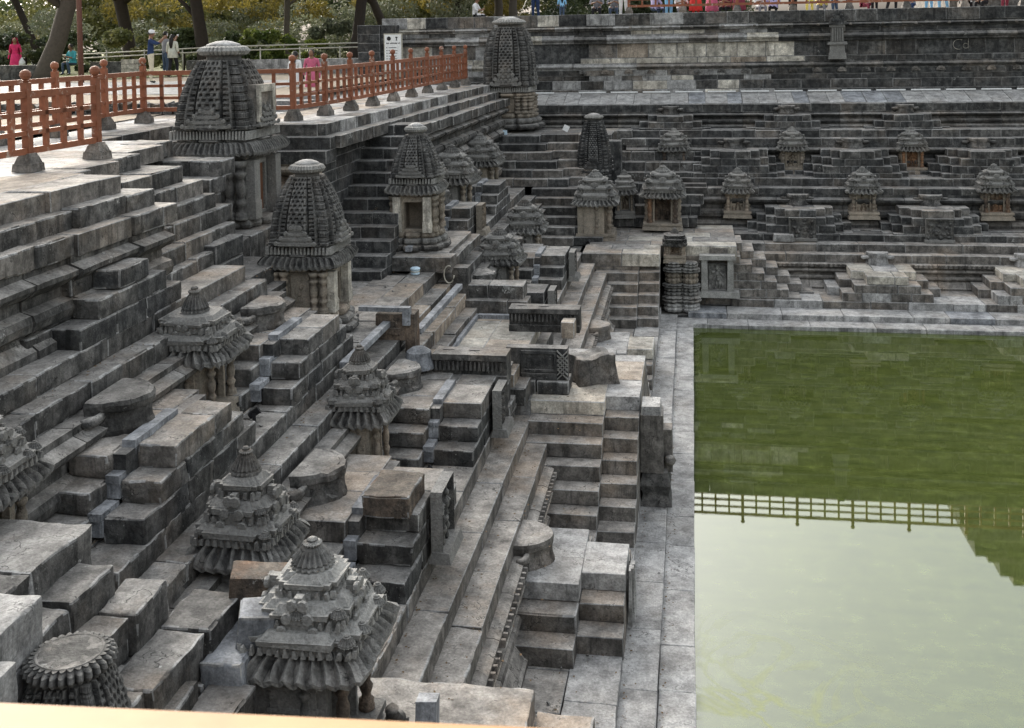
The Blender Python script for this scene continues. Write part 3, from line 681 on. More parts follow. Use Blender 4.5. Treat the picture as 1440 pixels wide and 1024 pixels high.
# ------------------------------------------------------------------ FAR BANK
fw = struct('far_walkway')
course(fw, 'x', -.9, 16, 29.72, 1, .11, .5, .62, S_WALK, .9, 1.8, hi=0)
course(fw, 'x', -.2, 16, 30.34, 1, .26, .5, .8, pick(S_WALK, S_SLATE), .9, 1.8, hi=0)
fb = struct('far_lower_terrace')
course(fb, 'x', 1, 16, 31.1, 1, .46, .4, .9, pick(S_MID, S_WALK), .8, 1.4)
course(fb, 'x', 1, 16, 32.0, 1, .455, .4, .9, S_MID, .8, 1.4)
moulding(fb, 'x', 1.5, 16, 32.95, 1, .46, 1.17, S_MID, 'a', teeth=True, k=.95)
course(fb, 'x', 1.2, 16, 32.9, 1, 1.40, .235, .5, S_MID, .9, 1.6)
course(fb, 'x', .9, 16, 33.28, 1, 1.63, .235, .55, pick(S_MID, S_OLD), .9, 1.6)
course(fb, 'x', .9, 16, 33.75, 1, 1.83, .22, .7, pick(S_OLD, S_DARK), .8, 1.5)
course(fb, 'x', .5, 16, 34.4, 1, 1.86, .22, .8, S_DARK, .8, 1.5)
FG = 'step pyramids of the far bank'
for k, (cx, lab) in enumerate(((5.2, 'pale step pyramid at the water edge of the far bank, wholly in view'), (9.25, 'pale step pyramid of the far bank cut by the right edge'))):
    pyramid(lab, 'x', cx, [32.95, 31.85, 31.15], .88, 3, .46, pick(S_MID, S_WALK), inw=1, topmat=pick(S_BEIGE, S_WALK), group=FG, lmin=.5)
    moonstone(('pale half-round stone with a cracked face on the far waterside pyramid', 'half-round stone on the far pyramid at the right edge')[k], 'x', cx, 32.95, 1, .46 + .69, .36, .30, S_WALK, .01)
f2 = struct('far_second_terrace')
moulding(f2, 'x', -1, 16, 35.0, 1, 1.85, 2.85, S_DARK, 'b')
DK = pick(S_DARK, S_DARK, S_OLD)
course(f2, 'x', -1.0, 16, 34.9, 1, 3.05, .22, .5, DK, .7, 1.6)
course(f2, 'x', -1.6, 16, 35.4, 1, 3.29, .25, .6, DK, .7, 1.6)
course(f2, 'x', -1.6, 16, 36.0, 1, 3.31, .2, .7, DK, .7, 1.6)
for k, (cx, lab) in enumerate(((-.1, 'dark blocks stepping up behind the corner shrines'), (3.15, 'dark step pyramid with a figured slab in front, left one of two'), (7.08, 'dark step pyramid with a figured slab in front, right one of two'))):
    if k == 0: continue
    pyramid(lab, 'x', cx, [35.0, 34.35, 34.05, 33.78], 1.0, 4, 1.63, DK, tread=.27, inw=1, topmat=pick(S_OLD, S_DARK, S_MID), group=FG, lmin=.4)
    moonstone(('weathered half-round stone above the left figured slab', 'weathered half-round stone above the right figured slab')[k - 1], 'x', cx, 35.0, 1, 2.55, .42, .28, S_OLD, .012)
f3 = struct('far_third_terrace')
moulding(f3, 'x', -2.2, 16, 36.75, 1, F3, 4.2, DK, 'b')
course(f3, 'x', -2.4, 16, 36.65, 1, 4.42, .23, .5, DK, .6, 1.4)
course(f3, 'x', -2.4, 16, 37.05, 1, 4.66, .25, .6, DK, .6, 1.4)
course(f3, 'x', -5.2, 16, 37.5, 1, 4.67, .25, .8, DK, .6, 1.4)
for k, (cx, lab) in enumerate(((1.3, 'dark step pyramid high on the far bank above the left kneeling relief'), (5.05, 'dark step pyramid high on the far bank, middle one of three'), (8.9, 'dark step pyramid high on the far bank at the right edge'))):
    pyramid(lab, 'x', cx, [36.75, 36.2, 35.85, 35.5], 1.05, 4, 3.2, DK, tread=.27, inw=1, topmat=pick(S_OLD, S_DARK), group=FG, lmin=.35)
    moonstone(('grey half-round stone high on the far bank, left of three', 'grey half-round stone high on the far bank, middle of three', 'grey half-round stone high on the far bank, right of three')[k], 'x', cx, 36.75, 1, 4.12, .42, .26, S_OLD, .015)
f4 = struct('far_upper_terrace')
moulding(f4, 'x', -6.8, 16, 38.0, 1, 4.67, 5.2, DK, 'b', k=.9)
course(f4, 'x', -6.8, 16, 37.92, 1, 5.47, .27, .7, DK, .7, 1.5)
for k, (cx, lab) in enumerate(((-.75, 'topmost dark block pyramid of the far bank, left of three'), (3.1, 'topmost dark block pyramid of the far bank, middle of three'), (6.9, 'topmost dark block pyramid of the far bank, right of three'))):
    pyramid(lab, 'x', cx, [38.0, 37.5, 37.2], .75, 3, 4.5, DK, tread=.3, r=.21, inw=1, group=FG, lmin=.35)
    moonstone(('small boss under the top paving, left of three', 'small boss under the top paving, middle of three', 'small boss under the top paving, right of three')[k], 'x', cx, 37.95, 1, 5.13, .34, .24, S_OLD, .012)
# random dark blocks in the upper left part of the far bank
scat = struct('corner_block_courses')
for i in range(9):
    z = 4.6 - .29 * i; y = 37.2 - .42 * i
    course(scat, 'x', -3.3 + .05 * i, .9 - .1 * i, y, 1, z, .3, .9, DK, .4, .9, jl=.04)
# dark grey stairs descending from the tall corner spire
cs3 = thing('wide_stairs', 'wide dark grey stairs descending below the tall corner spire', 'steps', (-5, 34, F3))
for i in range(12):
    z = F4 - .02 - .235 * i; y = 35.5 - .35 * i
    a = -6.5 if i < 6 else -4.9
    course(cs3, 'x', a, -4.9 + .22 * i if i < 6 else -3.45, y - .2, 1, z, .24, 1.2, pick(S_MID, S_DARK, S_OLD), .9, 1.8, name='stair_block', gap=.006)
    if i < 6: course(cs3, 'x', -4.9 + .22 * i, -2.9, y + .12, 1, z + .02, .24, 1.0, pick(S_MID, S_OLD), .8, 1.6, name='stair_block', gap=.006)
    else: course(cs3, 'x', -3.45, -2.6, y - .1, 1, z, .24, 1.0, pick(S_DARK, S_OLD), .5, .85, name='stair_block', gap=.006)
course(cs3, 'x', -7.2, -2.6, 35.6, 1, F4, .3, 1.2, pick(S_OLD, S_MID), .8, 1.4)
course(cs3, 'x', -7.2, -2.0, 36.8, 1, F4 + .01, .3, 1.3, pick(S_OLD, S_MID), .8, 1.4)
course(cs3, 'x', -2.9, -2.25, 34.9, 1, F4 - .15, 1.4, .5, DK, .6, .7, name='stair_block')

# ------------------------------------------------------------------ the great wall behind
bw = thing('temple_terrace_wall', 'long moulded stone retaining wall behind the stepped tank, pale panels left, black right', 'wall', (2, 39.6, 5.7))
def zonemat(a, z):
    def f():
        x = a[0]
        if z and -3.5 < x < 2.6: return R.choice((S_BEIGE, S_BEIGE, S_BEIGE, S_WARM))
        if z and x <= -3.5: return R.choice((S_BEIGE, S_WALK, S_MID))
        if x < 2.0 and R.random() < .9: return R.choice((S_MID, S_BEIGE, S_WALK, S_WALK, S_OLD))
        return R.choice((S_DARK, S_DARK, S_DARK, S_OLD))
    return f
def wcourse(y, z0, z1, pale=False, lmin=.7, lmax=1.3, x0=-11.4, x1=16, name='stone'):
    a = x0
    while a < x1:
        l = R.uniform(lmin, lmax); off = 0 if a > -4.2 else .25
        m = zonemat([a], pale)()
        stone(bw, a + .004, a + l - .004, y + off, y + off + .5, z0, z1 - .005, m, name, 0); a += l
wrows = [(39.50, 5.72, 5.90, 0), (39.56, 5.90, 6.22, 0), (39.62, 6.22, 6.40, 0), (39.60, 6.40, 6.60, 0), (39.66, 6.83, 7.03, 1), (39.70, 7.03, 7.56, 1), (39.66, 7.86, 8.02, 0), (39.56, 8.2, 8.62, 0)]
for y, a, b, p in wrows: wcourse(y, a, b, p)
for z0, z1, pf, k in ((6.60, 6.84, 'w', 1.1), (7.56, 7.86, 'w', 1.3), (8.02, 8.2, 'w', 1.0)):
    for xa, xb, yy in ((-11.4, -4.2, 39.95), (-4.2, 16, 39.7)):
        a = xa
        while a < xb - .1:
            l = min(R.uniform(.9, 1.5), xb - a)
            mm = zonemat([a], False)()
            mb = MB(); P = [(-o * k, z * (z1 - z0)) for o, z in PROFS[pf]] + [(.3, z1 - z0), (.3, 0)]
            mb.prism(P, .004, l - .004, 'x')
            put('roll_moulding', mb.mesh('roll_moulding', jit=.003), mm, bw, (a - 2, yy - 39.6, z0 - 5.7)); a += l
# carved scallops under the lower roll and knobs on the upper roll
mbk = MB().lathe([(.0, 0), (.05, .01), (.06, .04), (.04, .08), (0, .09)], 8); kme = mbk.mesh('knob', True)
a = -10.8
while a < 15:
    put('knob', kme, S_MID, bw, (a - 2, (39.42 if a > -4.2 else 39.68) - 39.6, 8.06 - 5.7)); a += 1.08
gme = MB().lathe([(.0, 0), (.16, .0), (.15, .05), (.08, .07), (.05, .04), (0, .04)], 12, a0=0, a1=PI).mesh('scallop', False)
a = -3.9
while a < 15:
    put('scallop', gme, R.choice((S_MID, S_OLD)), bw, (a - 2, 39.61 - 39.6, 6.47 - 5.7), (PI / 2, 0, 0), (1, 1, 1)); a += .82
# left end buttress
butt = thing('wall_buttress', 'black square buttress at the left end of the long wall, behind the notice', 'wall', (-11.8, 39.6, 5.7))
for i in range(8):
    stone(butt, -12.2, -11.35, 39.3, 40.2, 5.75 + .33 * i, 6.07 + .33 * i, S_DARK, 'stone', 0)
    stone(butt, -11.34, -10.75, 39.4, 40.2, 5.75 + .33 * i, 6.07 + .33 * i, S_DARK, 'stone', 0)
# sloping pavement below the wall, one slab wide
ap = struct('sloping_pavement')
a = -7.5
while a < 16:
    l = R.uniform(.5, .75)
    me, A, B, C0 = stone_mesh(l, 1.5, .1, R.randrange(4), 0, R.choice((S_WALK, S_SLATE, S_WALK)))
    o = bpy.data.objects.new('slab', me); COL.objects.link(o); o.parent = ap
    sk = Matrix(((1, .0, 0), (0, 1, 0), (0, 0, 1)))
    o.location = (a + l / 2, 38.92, 5.60); o.rotation_euler = (math.radians(13), 0, PI / 2 if B > A else 0)
    if B <= A and A >= 1.4: o.rotation_euler = (0, math.radians(-13), PI / 2)
    o.scale = ((l - .01) / min(A, B), 1, 1) if B > A else (1, (l - .01) / B, 1)
    if B > A: o.rotation_euler = (math.radians(13), 0, 0)
    a += l
a = -4.0; LSG = 'white light strips at the foot of the wall'
pos = [-5.4] + [-3.55 + 1.14 * i for i in range(16)]
ordn0 = ['first', 'second', 'third', 'fourth', 'fifth', 'sixth', 'seventh', 'eighth', 'ninth', 'tenth', 'eleventh', 'twelfth', 'thirteenth', 'fourteenth', 'fifteenth', 'sixteenth', 'seventeenth']
sme = MB().box(-.48, .48, -.02, .02, 0, .045).mesh('light_strip'); 
for i, a in enumerate(pos):
    o = put('light_strip', sme, M_WHITE, None, (a, 39.36, 5.80)); tag(o, 'thin white light strip at the wall foot, %s from the left' % ordn0[i], 'light strip', LSG)
# small carved niche spire on the wall

# ------------------------------------------------------------------ carved things
def relief_mesh(w_, h_, d_, seed=0, frame=.12, deep=.07, nx=26, nz=34, figure=True):
    """slab with a sunken panel and a standing figure in relief; front faces -y"""
    rs = random.Random(seed)
    B = []
    def blob(x, z, sx, sz, a): B.append((x, z, sx, sz, a))
    if figure:
        lean = rs.uniform(-.06, .06)
        blob(lean, .83, .085, .085, 1.0); blob(lean, .93, .06, .05, .7)
        blob(lean * .6, .64, .13, .13, 1.0); blob(0, .50, .10, .10, .8); blob(-lean, .42, .14, .08, 1.)
        for s in (-1, 1):
            blob(s * .10 - lean, .27, .06, .14, .9); blob(s * (.10 + rs.uniform(-.02, .08)) - lean, .10, .05, .11, .8)
            ex, ez = s * rs.uniform(.24, .32), rs.uniform(.48, .82)
            for t in np.linspace(.2, 1, 5): blob(s * .13 * (1 - t) + ex * t, .70 * (1 - t) + ez * t, .045, .05, .75)
            ex, ez = s * rs.uniform(.2, .3), rs.uniform(.3, .6)
            for t in np.linspace(.3, 1, 4): blob(s * .12 * (1 - t) + ex * t, .66 * (1 - t) + ez * t, .04, .045, .6)
        for _ in range(5): blob(rs.uniform(-.38, .38), rs.uniform(.05, .3), .07, .09, .55)
    else:
        for _ in range(34): blob(rs.uniform(-.42, .42), rs.uniform(.05, .95), rs.uniform(.03, .08), rs.uniform(.04, .1), rs.uniform(.5, 1))
    vs = []
    for k in range(nz + 1):
        for i in range(nx + 1):
            u, v = i / nx * 2 - 1, k / nz
            uu, zz = u / 2, v
            ins = (abs(uu) < .5 - frame / w_ * .5) and (frame / h_ * .4 < v < 1 - frame / h_ * .5)
            y = 0
            if ins:
                y = deep
                q = 0
                for x, z, sx, sz, a in B: q = max(q, a * math.exp(-(((uu - x) / sx) ** 2 + ((zz - z) / sz) ** 2) * 1.1))
                y -= deep * 1.05 * min(1, q * 1.15)
            y += .006 * mn.noise(Vector((u * 6, v * 9, seed)))
            vs.append((uu * w_, y, v * h_))
    n = len(vs); W = nx + 1
    fs = [(k * W + i, k * W + i + 1, (k + 1) * W + i + 1, (k + 1) * W + i) for k in range(nz) for i in range(nx)]
    mb = MB().add(vs, fs)
    mb.add([(-w_ / 2, 0.0, 0), (w_ / 2, 0.0, 0), (w_ / 2, 0.0, h_), (-w_ / 2, 0.0, h_), (-w_ / 2, d_, 0), (w_ / 2, d_, 0), (w_ / 2, d_, h_), (-w_ / 2, d_, h_)],
           [(4, 7, 6, 5), (0, 4, 5, 1), (2, 6, 7, 3), (1, 5, 6, 2), (0, 3, 7, 4)])
    me = bpy.data.meshes.new('relief'); me.from_pydata([tuple(v) for v in mb.v], [], mb.f); me.validate()
    bm = bmesh.new(); bm.from_mesh(me); bmesh.ops.remove_doubles(bm, verts=bm.verts, dist=.0005); bmesh.ops.recalc_face_normals(bm, faces=bm.faces); bm.to_mesh(me); bm.free()
    return me
RELC = {}
def relief(w_, h_, d_, seed, **k):
    key = (w_, h_, d_, seed, tuple(k.items()))
    if key not in RELC: RELC[key] = relief_mesh(w_, h_, d_, seed, **k)
    return RELC[key]
def baluster(h, r=.06):
    p = [(1.3, 0), (1.35, .04), (1.2, .06), (1.25, .12), (.8, .15), (.75, .2), (1.0, .26), (1.15, .3), (.8, .35), (.7, .38), (.95, .44), (1.05, .52), (1.0, .6), (.75, .66), (.7, .7), (1.15, .76), (1.2, .8), (.8, .84), (.85, .88), (1.3, .93), (1.35, 1.0)]
    return [(r * a, h * b) for a, b in p]
def bell_profile(r, h):
    p = [(1.0, 0), (1.02, .06), (.93, .12), (.96, .18), (.8, .34), (.66, .5), (.5, .62), (.36, .7), (.44, .74), (.46, .8), (.36, .84), (.24, .86), (.26, .92), (.15, .98), (.03, 1.0)]
    return [(r * a, h * b) for a, b in p]
BELL = {}
def bell_mesh(r, h, n=28):
    key = (round(r, 3), round(h, 3), n)
    if key not in BELL:
        BELL[key] = MB().lathe(bell_profile(r, h), n * 2, rib=.17, ribn=n).mesh('bell', False, jit=.002)
    return BELL[key]
def cmesh(me, m):
    """material-specific copy of a shared mesh"""
    key = (me.name, m.name)
    if key not in RELC:
        c = me.copy(); c.materials.clear(); c.materials.append(m); RELC[key] = c
    return RELC[key]
def eave_mesh(w0, w1, z0, z1, rib=.02, per=.075, curve=.05, front=0):
    """flared ribbed eave: square skirt from half-width w0 (top, z1) to w1 (bottom, z0)"""
    mb = MB(); steps = 5
    for s in range(4):
        rows = []
        n = max(8, int(2 * w1 / per * 4))
        for k in range(steps + 1):
            t = k / steps; hw = w0 + (w1 - w0) * (t ** .8); z = z1 + (z0 - z1) * (t ** 1.25)
            row = []
            for i in range(n + 1):
                u = i / n * 2 - 1
                rb = rib * math.sin(i / 4 * 2 * PI) * (1 if .1 < t else 0)
                lift = curve * abs(u) ** 3 * t
                x, y, zz = u * hw, -(hw + rb * .6), z + rb * .8 + lift
                a = s * PI / 2
                row.append((x * math.cos(a) - y * math.sin(a), x * math.sin(a) + y * math.cos(a), zz))
            rows.append(row)
        th = .045
        low = [(x * .985, y * .985, z - th) for x, y, z in rows[-1]]
        inn = [(x * .8, y * .8, z - .01) for x, y, z in low]
        rows += [low, inn]
        vs = [p for r in rows for p in r]; W = n + 1
        fs = [(k * W + i, (k + 1) * W + i, (k + 1) * W + i + 1, k * W + i + 1) for k in range(len(rows) - 1) for i in range(n)]
        mb.add(vs, fs)
    mb.add([(-w0, -w0, z1), (w0, -w0, z1), (w0, w0, z1), (-w0, w0, z1)], [(0, 1, 2, 3)])
    return mb
def tier_block(mb, hw, z0, z1, over=.03):
    """one weathered roof tier: recessed neck, projecting rounded slab with offset faces"""
    zz = z1 - z0
    for a, b in ((hw, hw * .62), (hw * .62, hw), (hw * .84, hw * .84)):
        mb.box(-a + over, a - over, -b + over, b - over, z0, z0 + zz * .45)
        mb.box(-a - over * .3, a + over * .3, -b - over * .3, b + over * .3, z0 + zz * .45, z0 + zz * .72, -.01, -.01)
        mb.box(-a + .002, a - .002, -b + .002, b - .002, z0 + zz * .72, z1, .05, .05)
def carve_row(mb, hw, z, h, step=.07, dep=.02):
    for s in range(4):
        a = s * PI / 2; n = int(2 * hw / step)
        for i in range(n):
            u = -hw + (i + .5) * 2 * hw / n; q = step * .33
            vs = [(u - q, -hw - dep, z), (u + q, -hw - dep, z), (u + q * .4, -hw - dep, z + h), (u - q * .4, -hw - dep, z + h), (u - q, -hw + .02, z), (u + q, -hw + .02, z), (u + q * .4, -hw + .02, z + h), (u - q * .4, -hw + .02, z + h)]
            vs = [(x * math.cos(a) - y * math.sin(a), x * math.sin(a) + y * math.cos(a), zz) for x, y, zz in vs]
            mb.add(vs, [(0, 1, 2, 3), (0, 4, 5, 1), (1, 5, 6, 2), (2, 6, 7, 3), (3, 7, 4, 0)])
def gable_mesh(w_, h_, d_=.07):
    """small triangular dormer of stacked curls, facing -y"""
    mb = MB(); n = 4
    for k in range(n):
        t = k / n; hw = w_ / 2 * (1 - t); z = h_ * t; zz = h_ / n
        mb.box(-hw, hw, -d_ * (1 - .5 * t), .05, z, z + zz * .55); mb.box(-hw * .8, hw * .8, -d_ * (.7 - .4 * t), .05, z + zz * .55, z + zz)
        for s in (-1, 1): mb.lathe([(.0, -.02), (zz * .42, -.018), (zz * .48, 0), (zz * .4, .02), (0, .022)], 8, (s * hw, 0, 0))
        # rotate the just added curls so that they face forward
        cnt = 2 * (5 * 8)
        for q in range(len(mb.v) - cnt, len(mb.v)):
            x, y, z_ = mb.v[q]; sx_ = hw if x > 0 else -hw
            mb.v[q] = (x, z_ - d_ * (1 - .5 * t), y + z + zz * .5)
    return mb.mesh('gable', jit=.003)
def kiosk(label, pos, rz, h=1.95, w_=.74, mats=(None,) * 4, eave=.52, tiers=3, bells=True, cat='shrine', group='small roofed shrines set into the terraces', open_=True, plinth=.22, seed=0, damaged=0, low=False):
    """small roofed shrine; niche opens to local -y"""
    mb_, mc, mr, mt = mats           # body, columns, roof, top finial
    t = thing('roofed_shrine', label, cat, pos, rz + R.uniform(-.06, .06), group); t.rotation_euler.x = R.uniform(-.02, .02); t.rotation_euler.y = R.uniform(-.025, .025)
    if low: t.scale = (R.uniform(.93, 1.08), R.uniform(.95, 1.05), R.uniform(.92, 1.07))
    hw = w_ / 2; ze = h * .52        # underside of the eave
    mb = MB().box(-hw * 1.25, hw * 1.25, -hw * 1.25, hw * 1.3, 0, plinth * .4, .01, .01).box(-hw * 1.15, hw * 1.15, -hw * 1.15, hw * 1.2, plinth * .4, plinth * .7, .03, .03).box(-hw * 1.2, hw * 1.2, -hw * 1.2, hw * 1.2, plinth * .7, plinth)
    put('base', mb.mesh('base', jit=.004, seed=seed), mb_, t)
    # cell: back, two sides, stepped outer pilasters
    mb = MB().box(-hw, hw, hw * .2, hw * 1.1, plinth, ze)
    for s in (-1, 1):
        a, b = sorted((s * hw, s * hw * .60)); mb.box(a, b, -hw * .55, hw * .3, plinth, ze)
        a, b = sorted((s * hw * .60, s * hw * .50)); mb.box(a, b, -hw * .72, -hw * .5, plinth, ze)
        a, b = sorted((s * hw * .98, s * hw * 1.06)); mb.box(a, b, -hw * .35, hw * .7, plinth, ze)
        for zz in (.25, .5, .75): a, b = sorted((s * hw * .98, s * hw * 1.1)); mb.box(a, b, -hw * .38, hw * .74, plinth + (ze - plinth) * zz, plinth + (ze - plinth) * zz + .035)
    mb.box(-hw, hw, -hw * .75, hw, ze - .07, ze)
    put('cell', mb.mesh('cell', jit=.003, seed=seed), mb_, t)
    put('niche_panel', relief(round(hw * 1.2, 2), round(ze - plinth - .07, 2), .06, seed % 4, frame=.02, deep=.08), mc, t, (0, -hw * .05 if open_ else -hw * .6, plinth))
    for s in (-1, 1):
        put('baluster', MB().lathe(baluster(ze - plinth - .07, hw * .145), 12).mesh('baluster', True, jit=.002), mc, t, (s * hw * .80, -hw * .86, plinth))
        put('side_baluster', MB().lathe(baluster(ze - plinth - .07, hw * .13), 10).mesh('baluster', True, jit=.002), mb_, t, (s * hw * 1.02, -hw * .1, plinth))
    ew = hw * 1.0 + eave * .42
    mb = eave_mesh(hw * (.95 if not low else 1.05), ew, ze - .02, ze + h * (.08 if not low else .055), per=.12 if not low else .13, rib=.03)
    put('eave', mb.mesh('eave', jit=.016 + damaged, seed=seed), mr, t)
    zt = ze + h * (.072 if not low else .05); z = zt; H_ = h * (.285 if tiers == 3 else .22)
    mb = MB()
    for k in range(tiers):
        f = (1.2, .92, .6)[k] if not low else (1.16, 1.0, .7)[k]; tw = hw * 1.08 * f; dz = H_ / tiers
        tier_block(mb, tw, z, z + dz)
        carve_row(mb, tw * .97, z + dz * .03, dz * .34)
        z += dz
    mb.box(-hw * .36, hw * .36, -hw * .36, hw * .36, z - .02, z + .03)
    roof = put('roof', mb.mesh('roof', jit=.017 + damaged, seed=seed + pos[1]), mr, t)
    if bells:
        z2 = zt
        for k in range(tiers):
            f = (1.2, .92, .6)[k] if not low else (1.16, 1.0, .7)[k]; tw = hw * 1.08 * f; dz = H_ / tiers; z2 += dz
            br = hw * (.17 - .015 * k)
            spots = [(-tw * .86, -tw * .86), (tw * .86, -tw * .86), (tw * .86, tw * .86)] if k < tiers - 1 or low else []
            if k < tiers - 1: spots += [(0, -tw * .98), (tw * .98, 0), (-tw * .98, 0)] if k % 2 else [(-tw * .42, -tw * .98), (tw * .42, -tw * .98), (tw * .98, -tw * .42), (tw * .98, tw * .42)]
            for x, y in spots:
                put('roof_bell', cmesh(bell_mesh(.1, .13, 14), mr), None, roof, (x, y, z2 - dz * .42), (0, 0, R.random()), (br / .1,) * 3)
        gm = gable_mesh(hw * .95, H_ * .8)
        for a in range(4):
            put('gable', gm, mr, roof, (math.sin(a * PI / 2) * hw * .92, -math.cos(a * PI / 2) * hw * .92, zt + .01), (0, 0, a * PI / 2))
    bh = (h - z) * (1 if not low else .72)
    put('finial_bell', cmesh(bell_mesh(round(hw * .42, 3), round(bh, 3), 20), mt or mr), None, t, (0, 0, z + .01))
    return t
def rot_to(d):      # rotation that turns local -y to world direction d
    return {'-y': 0, '+x': PI / 2, '+y': PI, '-x': -PI / 2}[d]
K1 = (S_CARVL, S_CARVL, S_CARVE, S_PALE); K2 = (S_CARVE, S_CARVL, S_CARVE, S_CARVE); K3 = (S_CARVL, S_RED, S_CARVE, S_PALE)
kiosk('large pale-domed shrine in the foreground, its ribbed bell and curling eave seen from above', (-3.2, 8.78, F2), rot_to('+x'), 1.86, .76, (S_CARVE, S_RED, S_PALE, S_PALE), eave=.46, seed=1)
kiosk('dark scaly-roofed shrine under the left foreground pyramid, with bell finial', (-4.42, 10.15, F2), rot_to('+x'), 2.05, .62, (S_CARVE, S_CARVL, S_CARVE, S_CARVE), eave=.40, seed=2)
kiosk('dark scaly-roofed shrine with smooth ribbed cap halfway up the picture', (-4.45, 14.2, F2), rot_to('+x'), 1.92, .60, (S_CARVL, S_CARVL, S_CARVE, S_CARVE), eave=.36, seed=3)
kiosk('broken-topped shrine with tan door jambs on the left slope', (-6.08, 12.7, F3), rot_to('+x'), 1.66, .70, (S_CARVL, S_CARVL, S_CARVE, S_CARVE), eave=.42, seed=0, damaged=.012, tiers=2)
kiosk('shrine cut by the left edge of the picture, with wavy ribbed eave', (-6.12, 8.42, F3), rot_to('+x'), 1.72, .66, (S_CARVL, S_CARVL, S_CARVE, S_CARVE), eave=.36, seed=2)
kiosk('dark domed shrine just right of the far spire shrine', (-6.0, 26.9, F3), rot_to('+x'), 1.95, .84, K2, eave=.4, seed=1, low=True)
kiosk('dark domed shrine with tan wall directly below the tall corner spire', (-6.0, 31.0, F3), rot_to('+x'), 1.95, .84, K1, eave=.4, seed=3, low=True)
kiosk('leaning dark shrine roof left of the middle stairs, nearer one', (-4.4, 24.7, F2), rot_to('+x'), 1.85, .76, K2, eave=.4, seed=0, damaged=.01, low=True)
kiosk('leaning dark shrine roof left of the middle stairs, farther one', (-4.4, 28.6, F2), rot_to('+x'), 1.95, .8, K2, eave=.4, seed=2, damaged=.01, low=True)
kiosk('round-shouldered shrine with tan ribbed drum, left of the two at the corner', (-2.85, 32.3, F2), rot_to('+x'), 2.15, .92, K1, eave=.5, seed=3, low=True)
kiosk('shrine with red-brown niche and pale gable in the far corner, facing the viewer', (-.95, 33.7, F2 + .1), rot_to('-y'), 2.1, .98, K3, eave=.5, seed=1, low=True)
kiosk('tiny dark shrine squeezed between the two corner shrines', (-2.1, 34.0, F2 + .35), rot_to('-y'), 1.5, .5, K2, eave=.3, seed=0, low=True, bells=False)
NG = 'niche shrines of the far bank'
for x, lab, m in ((1.33, 'lower-row niche shrine of the far bank, first from the left, with tan relief', K1), (5.1, 'lower-row niche shrine of the far bank, second, above the whole pale pyramid', K1), (8.95, 'lower-row niche shrine of the far bank, third, by the right edge', K3)):
    kiosk(lab, (x, 35.0, 2.15), 0, 1.66, .72, m, eave=.36, seed=int(x) % 4, group=NG, low=True, open_=False)
for x, lab, m in ((-.62, 'upper-row niche shrine of the far bank, first from the left, with red-brown relief', K3), (3.15, 'upper-row niche shrine of the far bank, second from the left', K1), (6.85, 'upper-row niche shrine of the far bank with an empty brown niche', K3)):
    kiosk(lab, (x, 36.7, 3.3), 0, 1.56, .74, m, eave=.34, seed=int(x + 3) % 4, group=NG, low=True, open_=False)
# figured slabs before the second-terrace pyramids of the far bank
for x, lab in ((3.18, 'square slab crowded with carved figures, left one on the far bank'), (7.08, 'square slab crowded with carved figures, right one on the far bank')):
    t = thing('figured_slab', lab, 'relief', (x, 33.6, 1.72), 0, 'figured slabs of the far bank')
    put('relief', relief(.78, .62, .16, 5 + int(x), frame=.04, deep=.06, figure=False), S_CARVE, t, (0, 0, 0))
    put('base_slab', MB().box(-.42, .42, -.05, .14, -.07, 0).mesh('base_slab', jit=.004), S_CARVE, t)
o = put('marble_block', MB().box(-.3, .3, -.16, .16, 0, .2, .02, .02).mesh('marble_block', jit=.012), S_WALK, None, (2.62, 33.55, 1.66)); tag(o, 'whitish broken block lying left of the left figured slab', 'block')
# framed deity slab at the pool corner
t = thing('framed_relief', 'framed seated-figure relief in the wall at the left end of the far bank', 'relief', (.62, 31.1, .62))
put('relief', relief(.5, .72, .1, 3, frame=.03, deep=.07), S_PALE, t, (0, -.12, .12))
for a in ((-.45, -.26, -.22, .1, 0, .98), (.26, .45, -.22, .1, 0, .98), (-.5, .5, -.24, .1, .98, 1.1), (-.6, .6, -.3, .1, -.06, .1)):
    put('frame_block', MB().box(*a, .015, .01).mesh('frame_block', jit=.006), S_PALE, t)
# carved corner pier with little shrine on top
t = thing('carved_pier', 'tall carved corner pier of bulging stones with a small roofed niche on top', 'pier', (-.38, 30.75, .2))
t.scale = (.8, .8, 1)
z = 0
for k, (hw, hh, m) in enumerate(((.42, .25, S_WALK), (.48, .2, S_OLD), (.40, .22, S_CARVE), (.46, .12, S_CARVE), (.36, .3, S_CARVL), (.44, .14, S_CARVE), (.34, .16, S_CARVE))):
    mb = MB()
    for c0 in ((-.25, 0), (.32, -.05)):
        hw2 = hw * (.72 if c0[0] > 0 else .8); mb.lathe([(hw2 * .8, 0), (hw2 * .95, hh * .2), (hw2, hh * .35), (hw2 * .82, hh * .5), (hw2 * .98, hh * .75), (hw2 * .9, hh * .85), (hw2 * .75, hh)], 40, (c0[0], c0[1], 0), rib=.14, ribn=10)
    put('carved_block', mb.mesh('carved_block', jit=.015, seed=k), m, t, (0, 0, z)); z += hh
kiosk('slim carved niche with dark pointed roof topping the corner pier', (-.55, 30.9, 1.55), 0, 1.05, .5, (S_CARVL, S_CARVL, S_DARK, S_CARVE), eave=.16, tiers=2, bells=False, low=True, seed=2)
# small standing-figure niche beyond the middle spire
t = kiosk('slender dark niche with a standing figure and pointed cap, beyond the middle spire', (-7.15, 19.3, 4.05), rot_to('-y'), 1.35, .62, (S_CARVE, S_CARVE, S_CARVE, S_CARVE), eave=.16, tiers=2, bells=False, seed=1)

